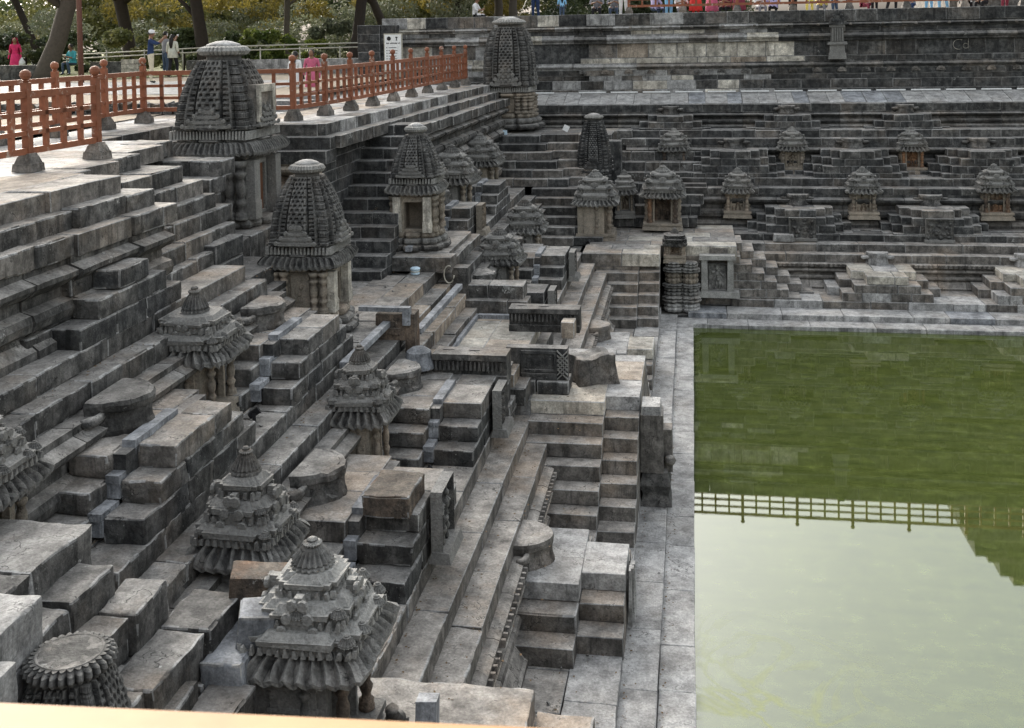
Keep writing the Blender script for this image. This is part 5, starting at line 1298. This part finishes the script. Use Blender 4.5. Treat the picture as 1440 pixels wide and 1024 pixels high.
for wd in (.03, .022, .03, 0, .028, .02, .026, .03, .022, .026, .028, .02, 0, .03, .028):      # bold heading, too small to read
    if wd: put('heading_mark', MB().box(x_, x_ + wd, -.003, .003, R.uniform(0, .012), R.uniform(.04, .055)).mesh('heading_mark'), M_BLACK, t, (0, -.023, 1.385))
    x_ += (wd or .02) + .009
for i in range(6):
    put('bullet', MB().box(-.018, .018, -.003, .003, 0, .032).mesh('bullet'), M_BLACK, t, (-.22, -.023, 1.24 - .1 * i))
    put('printed_line', MB().box(0, R.uniform(.24, .38), -.003, .003, .004, .024).mesh('printed_line'), M_BLACK, t, (-.16, -.023, 1.24 - .1 * i))

# ------------------------------------------------------------------ trees
def leaf_cloud(name, clusters, n, size, seed):
    rs = np.random.RandomState(seed); C = np.array(clusters)
    w_ = C[:, 3] * C[:, 4] * C[:, 5]; idx = rs.choice(len(C), n, p=w_ / w_.sum())
    d = rs.normal(size=(n, 3)); d /= np.linalg.norm(d, axis=1)[:, None]; rad = rs.uniform(.25, 1, n) ** .45
    c = C[idx, :3] + d * rad[:, None] * C[idx, 3:6]
    u = rs.normal(size=(n, 3)); u /= np.linalg.norm(u, axis=1)[:, None]; v = np.cross(u, rs.normal(size=(n, 3))); v /= np.linalg.norm(v, axis=1)[:, None]
    s = size * rs.uniform(.5, 1.3, n)[:, None]
    V = np.stack([c - u * s, c + v * s * .45, c + u * s, c - v * s * .45], 1).reshape(-1, 3)
    me = bpy.data.meshes.new(name); me.vertices.add(4 * n); me.vertices.foreach_set('co', V.ravel())
    me.loops.add(4 * n); me.loops.foreach_set('vertex_index', np.arange(4 * n, dtype=np.int32)); me.polygons.add(n)
    me.polygons.foreach_set('loop_start', np.arange(0, 4 * n, 4, dtype=np.int32)); me.polygons.foreach_set('loop_total', np.full(n, 4, dtype=np.int32)); me.update(); me.validate()
    return me
def crown_clusters(seed, W, H0, H1, n=26):
    rs = random.Random(seed); out = []
    for _ in range(n):
        a = rs.uniform(0, 2 * PI); r = W * math.sqrt(rs.random()) * .85; z = rs.uniform(H0, H1); q = rs.uniform(.5, 1.15)
        out.append((r * math.cos(a), r * math.sin(a), z, q * W * .3, q * W * .3, q * W * .2))
    return out
CROWNS = [leaf_cloud('crown', crown_clusters(k, 4.2, 1.6, 7.5), 15000, .15, k) for k in range(3)]
SHRUB = [leaf_cloud('foliage', crown_clusters(20 + k, 1.0, .2, 1.35, 14), 3600, .085, 30 + k) for k in range(2)]
TG = 'tall park trees behind the tank'
def tree(label, base, top, r, bark, leaf, k, limbs=3, crown_at=None, sc_=1.0):
    t = thing('park_tree', label, 'tree', base, 0, TG)
    b = Vector((0, 0, 0)); d = Vector(top) - Vector(base); mid = d * .5 + Vector((R.uniform(-.12, .12), 0, 0)); end = d * 2.3 + Vector((0, 0, .5))
    rs = random.Random(k * 13 + int(base[0] * 10))
    mb = MB().tube([b - Vector((0, 0, .2)), b + d * .12, mid, d, d * 1.6 + Vector((rs.uniform(-.3, .3), rs.uniform(-.3, .3), 0)), end], [r * 1.5, r * 1.12, r, r * .92, r * .7, r * .4], 12)
    put('trunk', mb.mesh('trunk', True, jit=r * .22, seed=k), bark, t)
    for i in range(limbs):
        f = rs.uniform(.7, 1.5); a = rs.uniform(0, 2 * PI); s = d * f
        p1 = s + Vector((math.cos(a) * 1.0, math.sin(a) * 1.0, .7)); p2 = s + Vector((math.cos(a + .4) * 2.3, math.sin(a + .4) * 2.3, 1.6 + rs.random())); 
        put('limb', MB().tube([s, p1, p2], [r * .5, r * .38, r * .15], 7).mesh('limb', True, jit=.03, seed=i), bark, t)
    cz = crown_at if crown_at is not None else 1.8
    put('crown', CROWNS[k % 3], leaf, t, (end.x * .5, 0, cz), (0, 0, rs.uniform(0, 6)), (sc_, sc_, sc_))
    return t
tree('leaning grey tree trunk at the top left, beside the woman in the magenta sari', (-24.1, 38, 6.5), (-22.95, 38, 9.53), .32, M_BARK, L_OLIVE, 0, 3, 3.2)
tree('thin dark curving tree at the far left edge', (-38.0, 60, 6.5), (-39.7, 60, 10.5), .2, M_BARKD, L_OLIVE, 1, 4, 1.8)
tree('dark tree trunk behind the capped man', (-26.9, 50, 6.5), (-27.5, 50, 10), .3, M_BARKD, L_OLIVE, 2, 4, 2.6)
tree('dark tree trunk just above the big spire shrine', (-21.3, 46, 6.5), (-21.7, 46, 9.8), .27, M_BARKD, L_OLIVE, 0, 3, 2.6)
tree('slim brown straight trunk right of the big spire shrine', (-18.95, 50, 6.5), (-18.93, 50, 9.9), .15, M_BARK, L_DARK, 1, 2, 2.2)
tree('dark trunk between the pipe rail and the notice board', (-14.6, 46, 6.5), (-14.05, 46, 9.6), .24, M_BARKD, L_OLIVE, 2, 3, 2.8)
tree('dark tree leaning left over the black buttress', (-14.0, 52, 6.5), (-15.4, 52, 9.8), .22, M_BARKD, L_DARK, 0, 3, 2.4)
tree('slender trunk left of the man sitting on the wall', (-12.8, 60, 8.4), (-12.75, 60, 10.6), .15, M_BARKD, L_YEL, 1, 3, .6, .8)
tree('stout brown trunk left of the man with the stick', (-10.92, 62, 8.4), (-10.9, 62, 10.4), .24, M_BARK, L_OLIVE, 2, 2, .8, .8)
tree('stout brown trunk touching the man with the stick', (-9.33, 58, 8.4), (-9.36, 58, 10.2), .22, M_BARK, L_OLIVE, 0, 2, .9, .8)
tree('thin trunk behind the wall, farthest back', (-12.8, 70, 8.4), (-12.77, 70, 10.6), .16, M_BARKD, L_GREY, 1, 2, .5, .8)
SG = 'shrubs along the park path'
def shrub(label, p, s, leaf, k, dens=1):
    t = thing('shrub', label, 'bush', p, 0, SG)
    put('foliage', SHRUB[k % 2], leaf, t, (0, 0, 0), (0, 0, R.uniform(0, 6)), s)
    put('stem', MB().tube([(0, 0, 0), (.05, 0, .7), (.0, .1, 1.0)], [.06, .04, .02], 6).mesh('stem'), M_BARKD, t)
for lab, p, s, lf in (('bright yellow-green bush right of the big spire shrine', (-18.6, 46.5, 6.5), (1.25, 1.1, 1.25), L_BRIGHT), ('smaller bright bush by the slim brown trunk', (-16.9, 47, 6.5), (1.0, 1, .95), L_BRIGHT),
                     ('dark hedge bush behind the seated man', (-27.6, 45.5, 6.5), (1.7, 1.2, 1.3), L_DARK), ('dark hedge bush behind the leaning trunk', (-30.0, 46, 6.5), (1.8, 1.3, 1.3), L_DARK),
                     ('dark hedge bush at the left edge behind the sari woman', (-33.2, 46.5, 6.5), (1.9, 1.3, 1.3), L_DARK), ('rounded green bush left of the capped man', (-24.9, 46, 6.5), (1.6, 1.2, 1.35), L_OLIVE),
                     ('rounded dark bush behind the photographing pair', (-22.8, 47, 6.5), (1.5, 1.2, 1.3), L_DARK), ('grey-green bush under the trees behind the pipe rail', (-15.9, 48, 6.5), (1.5, 1.3, 1.5), L_GREY),
                     ('bush with small leaves left of the notice board', (-12.9, 47, 6.5), (1.2, 1.1, 1.2), L_OLIVE), ('low dark bush between the two bright bushes', (-20.3, 48.5, 6.5), (1.4, 1.2, 1.2), L_DARK)):
    shrub(lab, p, s, lf, int(abs(p[0]) * 7))
# far woodland, one mass
def wood(name, leaf, x0, x1, y0, y1, z0, z1, n, size, seed, ncl=90, q=(1.2, 2.6)):
    rs = random.Random(seed); cl = []
    for _ in range(ncl):
        s = rs.uniform(*q); cl.append((rs.uniform(x0, x1), rs.uniform(y0, y1), rs.uniform(z0, z1), s * 1.2, s, s * .7))
    cl = [c for c in cl if not (-.70 < c[0] / c[1] < -.585 and c[2] > 9.2 and rs.random() < .8) and not (-.50 < c[0] / c[1] < -.46 and c[2] > 9.4 and rs.random() < .8)]
    o = put(name, leaf_cloud(name, cl, n, size, seed), leaf); o['kind'] = 'stuff'
wood('woodland', L_OLIVE, -75, -8, 66, 86, 7.2, 15, 90000, .2, 1, 130)
wood('woodland_dark', L_DARK, -75, -8, 78, 92, 6.8, 17, 60000, .28, 2, 130)
wood('woodland_understory', L_GREY, -60, -12, 52, 66, 6.8, 9.6, 34000, .12, 3, 80, (.6, 1.3))
wood('woodland_yellow', L_YEL, -22, -9, 58, 68, 8.6, 12, 9000, .13, 4, 26, (.5, 1.0))
wood('woodland_yellow_left', L_YEL, -56, -24, 60, 72, 8.2, 13, 12000, .15, 5, 60, (.6, 1.3))
wood('woodland_right', L_DARK, -10, 3.5, 66, 80, 8.6, 10.6, 26000, .16, 6, 50, (.8, 1.5))

# temple hall beyond the crowd (its stepped roof shows only as a reflection)
tm = thing('temple_hall', 'large stepped temple hall beyond the wall, seen as a dark reflection', 'temple', (20, 56, 8.4))
for k, (x0, z0, z1) in enumerate(((11.4, 0, 5.6), (11.8, 5.6, 6.5), (12.2, 6.5, 7.4), (12.6, 7.4, 8.3), (13.3, 8.3, 8.7), (13.9, 8.7, 9.5), (14.6, 9.5, 10.1), (15.6, 10.1, 11.0), (16.8, 11.0, 12.2))):
    put('tier', MB().box(x0 - 20, 20 - x0, -4 + k * .35, 6 - k * .3, z0, z1, .08, .08).mesh('tier', jit=.05, seed=k), S_OLD if k % 2 else S_MID, tm)
for i in range(9): put('column', MB().lathe(baluster(5.0, .3), 10).mesh('column', True), S_MID, tm, (-8 + i * 2, -4.5, 0))

# ------------------------------------------------------------------ people
def person(label, pos, h, rz, top, bottom, pose='stand', hair='short', extra=None, group=None, skirt=None, cap=None, hold=None, headcol=None):
    t = thing('person', label, 'person', pos, rz, group)
    s = h / 1.7 if pose != 'sit' else h / 1.25
    J = {}
    if pose == 'sit':
        J.update(pel=(0, 0, .48), che=(0, -.04, .88), nek=(0, -.08, 1.02), hed=(0, -.11, 1.12))
        hips = [(-.1, -.02, .48), (.1, -.02, .48)]; knees = [(-.14, -.42, .5), (.12, -.40, .52)]; feet = [(-.13, -.42, .06), (.16, -.34, .06)]; toes = [(-.13, -.56, .03), (.18, -.48, .03)]
    else:
        st = .12 if pose == 'walk' else 0
        J.update(pel=(0, 0, .92), che=(0, .0, 1.32), nek=(0, -.01, 1.46), hed=(0, -.03, 1.56))
        hips = [(-.09, 0, .90), (.09, 0, .90)]; knees = [(-.1, -.03 - st, .48), (.1, -.01 + st * .4, .48)]; feet = [(-.11, .02 - st, .07), (.12, .03 + st * 1.5, .07)]; toes = [(-.13, -.13 - st, .03), (.14, -.12 + st * 1.3, .03)]
    ch = Vector(J['che'])
    sh = [ch + Vector((-.19, 0, .05)), ch + Vector((.19, 0, .05))]
    if pose == 'photo': el = [ch + Vector((-.26, -.22, -.06)), ch + Vector((.26, -.24, -.04))]; ha = [ch + Vector((-.07, -.44, .16)), ch + Vector((.07, -.44, .16))]
    elif pose == 'sit': el = [ch + Vector((-.27, -.12, -.2)), ch + Vector((.27, -.12, -.2))]; ha = [ch + Vector((-.07, -.33, -.15)), ch + Vector((.07, -.33, -.12))]
    elif pose == 'hips': el = [ch + Vector((-.40, .02, -.12)), ch + Vector((.42, .02, .0))]; ha = [ch + Vector((-.24, -.08, -.34)), ch + Vector((.62, -.05, .1))]
    else: el = [ch + Vector((-.25, .03, -.22)), ch + Vector((.25, .03, -.22))]; ha = [ch + Vector((-.27, -.08, -.46)), ch + Vector((.26, -.06, -.46))]
    V = [J['pel'], tuple((Vector(J['pel']) + ch) / 2), tuple(ch), J['nek'], J['hed']]; Rr = [.15, .135, .155, .06, .07]; E_ = [(0, 1), (1, 2), (2, 3), (3, 4)]
    for k in (0, 1):
        b = len(V); V += [hips[k], knees[k], feet[k], toes[k]]; Rr += [.105, .07, .045, .04]; E_ += [(0, b), (b, b + 1), (b + 1, b + 2), (b + 2, b + 3)]
        b = len(V); V += [tuple(sh[k]), tuple(el[k]), tuple(ha[k]), tuple(ha[k] + (ha[k] - el[k]).normalized() * .1)]; Rr += [.07, .048, .034, .03]; E_ += [(2, b), (b, b + 1), (b + 1, b + 2), (b + 2, b + 3)]
    me = bpy.data.meshes.new('body'); me.from_pydata([tuple(v) for v in V], E_, [])
    o = bpy.data.objects.new('tmp', me); COL.objects.link(o)
    md = o.modifiers.new('s', 'SKIN'); sd_ = o.modifiers.new('u', 'SUBSURF'); sd_.levels = 1
    for i, r in enumerate(Rr): me.skin_vertices[0].data[i].radius = (r, r * (.8 if i < 3 else 1))
    me.skin_vertices[0].data[0].use_root = True
    dg = bpy.context.evaluated_depsgraph_get(); ev = bpy.data.meshes.new_from_object(o.evaluated_get(dg)); bpy.data.objects.remove(o)
    # head with nose, joined into the same mesh
    bm = bmesh.new(); bm.from_mesh(ev)
    hc = Vector(J['hed']) + Vector((0, -.01, .045))
    r1 = bmesh.ops.create_icosphere(bm, subdivisions=3, radius=.105, matrix=Matrix.Translation(hc) @ Matrix.Diagonal((.78, .92, 1.15, 1)))
    for v in r1['verts']:
        l = v.co - hc
        if l.y < -.08 and abs(l.x) < .02 and -.03 < l.z < .02: v.co.y -= .02
    for s_ in (-1, 1): bmesh.ops.create_icosphere(bm, subdivisions=1, radius=.022, matrix=Matrix.Translation(hc + Vector((s_ * .083, .01, -.01))))
    bm.to_mesh(ev); bm.free()
    ev.materials.clear(); [ev.materials.append(q) for q in (M_SKIN, C_[top], C_[bottom], M_BLACK)]
    waist = J['pel'][2] + .03; sleeve = .55
    for p in ev.polygons:
        c = p.center; i = 0
        isleg = c.z < waist and (pose != 'sit' or c.y < .2)
        if isleg: i = 3 if c.z < .075 else 2
        elif c.z < J['nek'][2] - .02:
            i = 1
            for k in (0, 1):
                if (c - ha[k]).length < (ha[k] - el[k]).length * sleeve + .06: i = 0
        p.material_index = i; p.use_smooth = True
    bo = put('body', ev, None, t, (0, 0, 0), (0, 0, 0), (s, s, s))
    def child(n, mb_, m, **k): put(n, mb_.mesh(n, True, **k), m, bo if n in ('hair', 'long_hair', 'cap') else t, (0, 0, 0), (0, 0, 0), (1, 1, 1) if n in ('hair', 'long_hair', 'cap') else (s, s, s))
    if hair:
        hb = MB().lathe([(.0, .125), (.05, .12), (.085, .08), (.1, .02), (.098, -.02), (.07, -.035)], 14, (hc.x, hc.y + .018, hc.z)); child('hair', hb, M_HAIR)
        if hair == 'long': child('long_hair', MB().tube([hc + Vector((0, .07, .05)), hc + Vector((0, .12, -.1)), hc + Vector((0, .15, -.32)), hc + Vector((0, .13, -.5))], [.07, .09, .075, .03], 10), M_HAIR)
    if cap: child('cap', MB().lathe([(.0, .14), (.06, .13), (.1, .08), (.108, .02), (.10, .01)], 14, (hc.x, hc.y, hc.z)).box(-.07, .07, hc.y - .2, hc.y - .06, hc.z + .03, hc.z + .045), C_['white'])
    if skirt:
        z1, z0, w0, w1 = skirt[1], skirt[2], skirt[3], skirt[4]
        child('skirt', MB().lathe([(w0, z1), ((w0 + w1) / 2 * 1.02, (z0 + z1) / 2), (w1, z0), (w1 * .96, z0 - .01)], 36, rib=.07, ribn=11), C_[skirt[0]])
    if extra == 'sari':
        child('veil', MB().lathe([(.0, .15), (.07, .145), (.115, .09), (.13, 0), (.15, -.1), (.23, -.22), (.25, -.5), (.2, -.75)], 18, (hc.x, hc.y + .045, hc.z), a0=.0, a1=PI), C_[top])
        child('carrier_bag', MB().lathe([(.02, .0), (.05, -.06), (.13, -.2), (.14, -.32), (.08, -.4)], 14, (ha[1].x + .03, ha[1].y, ha[1].z - .03), rib=.1, ribn=5), C_['white'])
    if hold == 'phone': child('phone', MB().box(-.06, .06, ha[0].y - .1, ha[0].y - .085, ha[0].z + .04, ha[0].z + .12), C_['white'])
    if hold == 'stick': child('stick', MB().tube([(-.75, -.1, 0), (-.26, -.1, 1.0)], .018, 6), M_STEEL)
    if hold == 'bag': child('shoulder_bag', MB().box(.2, .3, -.1, .14, .75, 1.0, .02, .02), C_['black'])
    return t
person('woman in a magenta sari with covered head carrying a white bag at the left edge', (-28.9, 43.6, 6.55), 1.6, PI * .0 + .3, 'pink', 'pink', 'walk', None, 'sari', skirt=('pink', 1.0, .05, .17, .3))
person('man in a teal shirt and jeans sitting on the low wall beside the leaning trunk', (-25.0, 41.6, 6.62), 1.22, -.3, 'teal', 'jeans', 'sit')
person('man in navy shirt, white cap and cream trousers, seen sideways taking a photo', (-17.75, 34.2, 6.55), 1.74, PI * .62, 'navy', 'cream', 'photo', 'short', cap=True, hold='phone')
person('dark haired man in a grey shirt raising a phone behind the capped man', (-20.4, 40.5, 6.55), 1.74, PI * .8, 'grey', 'jeans', 'photo', hold='phone')
person('long haired woman in white printed top and black trousers, back turned', (-19.6, 39.5, 6.55), 1.62, PI * .95, 'pgreen', 'black', 'walk', 'long', skirt=('pgreen', 1.15, .78, .16, .2))
person('woman in a white tunic with long dark hair walking behind the fence', (-11.25, 30.2, 6.1), 1.47, PI * .9, 'white', 'black', 'walk', 'long', skirt=('white', 1.15, .55, .16, .24))
person('woman in a rose pink dress beside the woman in white behind the fence', (-11.0, 30.9, 6.1), 1.50, .2, 'rose', 'rose', 'stand', 'long', skirt=('rose', 1.15, .05, .16, .27))
person('man in a white shirt sitting hunched on top of the long wall', (-8.1, 41.0, 8.25), 1.12, PI * .45, 'white', 'black', 'sit', 'short')
person('man in a sky blue shirt holding a stick on top of the wall', (-6.2, 44.0, 8.45), 1.72, 0, 'sky', 'navy', 'hips', 'short', hold='stick')
CG = 'crowd on the temple terrace'
crowd = [(-4.9, 47, 1.2, 'sky', 'jeans', 'stand', 'child in blue standing far back by the trees'), (-3.55, 42.5, 1.0, 'grey', 'black', 'sit', 'person in grey crouching left of the white-shirted man'), (-2.9, 42.8, 1.0, 'grey', 'jeans', 'sit', 'person in pale grey crouching at the wall top'),
         (-2.55, 41.6, 1.7, 'white', 'white', 'stand', 'person in a plain white tunic at the left end of the upper fence')]
tops = ['lilac', 'sky', 'white', 'red', 'rose', 'maroon', 'rose', 'white', 'lilac', 'black', 'grey', 'yellow', 'white', 'sky', 'maroon', 'lilac', 'white', 'grey', 'sky', 'sky', 'white', 'black', 'grey', 'red']
bots = ['jeans', 'sky', 'grey', 'red', 'rose', 'black', 'maroon', 'grey', 'black', 'black', 'yellow', 'grey', 'jeans', 'navy', 'maroon', 'black', 'black', 'navy', 'sky', 'sky', 'black', 'black', 'maroon', 'red']
xs = [-1.4, -.85, -.4, .15, .75, 1.3, 1.75, 2.5, 3.0, 3.7, 4.3, 4.8, 5.2, 5.7, 6.2, 6.6, 7.2, 7.9, 8.5, 9.0, 9.7, 10.4, 11.1, 11.9]
for i, x in enumerate(xs):
    crowd.append((x, 44.3 + (i * 37 % 10) * .16, 1.7 if i % 5 else 1.45, tops[i], bots[i], ('stand', 'walk', 'sit')[i % 3] if i % 7 else 'sit', None))
ordn = ['first', 'second', 'third', 'fourth', 'fifth', 'sixth', 'seventh', 'eighth', 'ninth', 'tenth', 'eleventh', 'twelfth', 'thirteenth', 'fourteenth', 'fifteenth', 'sixteenth', 'seventeenth', 'eighteenth', 'nineteenth', 'twentieth', 'twenty-first', 'twenty-second', 'twenty-third', 'twenty-fourth']
for i, (x, y, h, a, b, p, lab) in enumerate(crowd):
    if lab is None: lab = 'person in %s and %s, %s from left behind the upper fence' % (a, b, ordn[i - 4])
    seat = 0
    person(lab, (x * (y / 42), y, 8.46 if p != 'sit' else 8.40), h if p != 'sit' else 1.2, R.uniform(-.8, .8) + (PI if i % 4 == 0 else 0), a, b, p, 'short' if i % 3 else 'long', group=CG, skirt=(b, 1.0, .3, .17, .26) if a in ('rose', 'maroon', 'red') and p != 'sit' else None)

# ------------------------------------------------------------------ small things on the steps
def spot(label, p, rz):
    t = thing('spot_lamp', label, 'lamp', p, rz, 'small black spot lamps')
    put('housing', MB().lathe([(.0, -.07), (.035, -.07), (.045, -.05), (.045, .06), (.055, .07), (.05, .075), (.0, .06)], 12).mesh('housing', True), M_BLACK, t, (0, 0, .09), (math.radians(60), 0, 0))
    put('bracket', MB().box(-.055, -.045, -.02, .02, 0, .1).box(.045, .055, -.02, .02, 0, .1).box(-.055, .055, -.02, .02, 0, .01).mesh('bracket'), M_BLACK, t)
    put('cable', MB().tube([(0, .05, .02), (.06, .12, .01), (.02, .22, .01)], .008, 5).mesh('cable'), M_BLACK, t)
spot('small black spot lamp on the floor left of the foreground blocks', (-5.62, 9.1, F3), 2.6)
spot('small black spot lamp below the cable covers of the middle steps', (-5.38, 12.72, F3), 2.0)
spot('small black spot lamp on the ledge behind the rust-topped pyramid', (-3.66, 14.55, F2), 2.4)
spot('small black spot lamp beside the tan corner shrine', (-3.0, 31.2, F2), 1.0)
def drum(label, p, rot):
    t = thing('lamp_drum', label, 'lamp', p, 0, 'pale blue lamp drums near the far spire shrine')
    put('drum_body', MB().lathe([(.0, 0), (.085, 0), (.09, .02), (.085, .03), (.085, .09), (.1, .1), (.1, .12), (.07, .14), (.0, .145)], 16).mesh('drum_body', True), M_BLUEW, t, (0, 0, .0), rot)
    put('clamp_band', MB().lathe([(.088, 0), (.096, .003), (.096, .018), (.088, .02)], 16).mesh('clamp_band', True), M_STEEL, t, (0, 0, .05) if rot[0] == 0 else (0, -.03, .03), rot)
drum('pale blue lamp drum standing on the conduit ledge left of the far spire shrine', (-6.62, 21.3, 3.58), (0, 0, 0))
drum('pale blue lamp drum tipped over near the middle spire shrine', (-6.85, 19.9, 3.36), (1.2, 0, .8))
drum('pale blue lamp drum at the top of the parallel sandy ledges', (-5.42, 20.9, 3.3), (0, 0, 0))
t = thing('cable_loop', 'loop of pale cable hanging below the far spire shrine', 'cable', (-4.72, 21.0, 3.15))
put('loop', MB().tube([(.1 * math.cos(a), -.2, .18 + .17 * math.sin(a)) for a in np.linspace(1.2, 6.2, 16)], .014, 6).mesh('loop', True), M_STEEL, t)
for p in ((-5.0, 30.2, F3),): pass
o = put('lamp_cube', MB().box(-.07, .07, -.07, .07, 0, .14, .01, .01).mesh('lamp_cube'), M_BLUEW, None, (-6.1, 35.6, F4)); tag(o, 'tiny pale blue lamp at the foot of the tall corner spire', 'lamp')
o = put('tilted_lamp', MB().box(-.09, .09, -.05, .05, 0, .2).mesh('tilted_lamp'), M_WHITE, None, (-4.2, 36.2, F4 + .06), (0, .5, .3)); tag(o, 'small white tilted lamp right of the tall corner spire', 'lamp')
t = thing('conduit_run', 'low slate conduit frame standing out at the foot of the middle spire shrine', 'conduit', (-5.3, 17.2, F3 + .02))
put('cover_slab', MB().box(-.1, .75, -.09, .05, .22, .29).mesh('cover_slab', jit=.002), S_SLATE, t); put('cover_leg', MB().box(.63, .75, -.09, .05, 0, .22).mesh('cover_leg', jit=.002), S_SLATE, t)
# loose slabs and rubble scattered
rg = struct('loose_rubble')
for i in range(90):
    x = R.choice((R.uniform(-6.0, -5.2), R.uniform(-4.4, -3.2), R.uniform(-2.3, -1.0))); y = R.uniform(10, 29)
    z = F3 if x < -5.1 else (F2 if x < -3.1 else F1)
    me, a, b, c = stone_mesh(.1, .1, .05, R.randrange(4), 0, R.choice((S_OLD, S_MID)))
    s = R.uniform(.15, .5); o = bpy.data.objects.new('pebble', me); COL.objects.link(o); o.parent = rg; o.location = (x, y, z + .01); o.rotation_euler = (R.random(), R.random(), R.random() * 6); o.scale = (s, s, s)

# dry leaves and dust-caught litter lying on treads and along the foot of the risers
lv = []; lf = []
for i in range(2600):
    lane = R.choice(((-.47, .012, .113), (-.90, .012, .205), (-1.52, .55, F1 + .004), (-2.66, .03, 1.455), (-3.04, .03, 1.685), (-4.35, .30, F2 + .004), (-5.02, .03, 3.065), (-6.0, .3, F3 + .006), (-6.46, .03, 4.445), (-2.2, .5, F2 + .012), (-3.4, .3, F2 + .004)))
    x = lane[0] + R.gauss(0, .5) * lane[1] + abs(R.gauss(0, .05)); y = R.uniform(9.6, 29); z = lane[2] + .012; a = R.uniform(0, 6.3); q = R.uniform(.008, .024)
    b = len(lv)
    for u, v, w_ in ((-1, 0, .1), (0, .5, .35), (1, 0, .2), (0, -.5, .0)): lv.append((x + q * (u * math.cos(a) - v * math.sin(a)), y + q * (u * math.sin(a) + v * math.cos(a)), z + q * w_))
    lf.append((b, b + 1, b + 2, b + 3))
lm = bpy.data.meshes.new('leaf_litter'); lm.from_pydata(lv, [], lf)
o = put('leaf_litter', lm, flat_mat('dry_leaf', (.13, .085, .045), .9, 0, nsc=3)); o['kind'] = 'stuff'

# pale chalk scrawl on the black part of the great wall: an open ring and a letter-like loop
t = thing('chalk_scrawl', 'pale scrawled open circle and loop on the black wall, upper right', 'marking', (9.0, 39.65, 7.34))
put('ring', MB().tube([(.19 * math.cos(a), 0, .17 * math.sin(a)) for a in np.linspace(1.0, 4.9, 18)], .008, 5).mesh('ring'), S_BEIGE, t)
put('loop', MB().tube([(.22 + .085 * math.cos(a), 0, -.05 + .085 * math.sin(a)) for a in np.linspace(.3, 5.9, 14)] + [(.31, 0, .2), (.3, 0, -.14)], .007, 5).mesh('loop'), S_BEIGE, t)
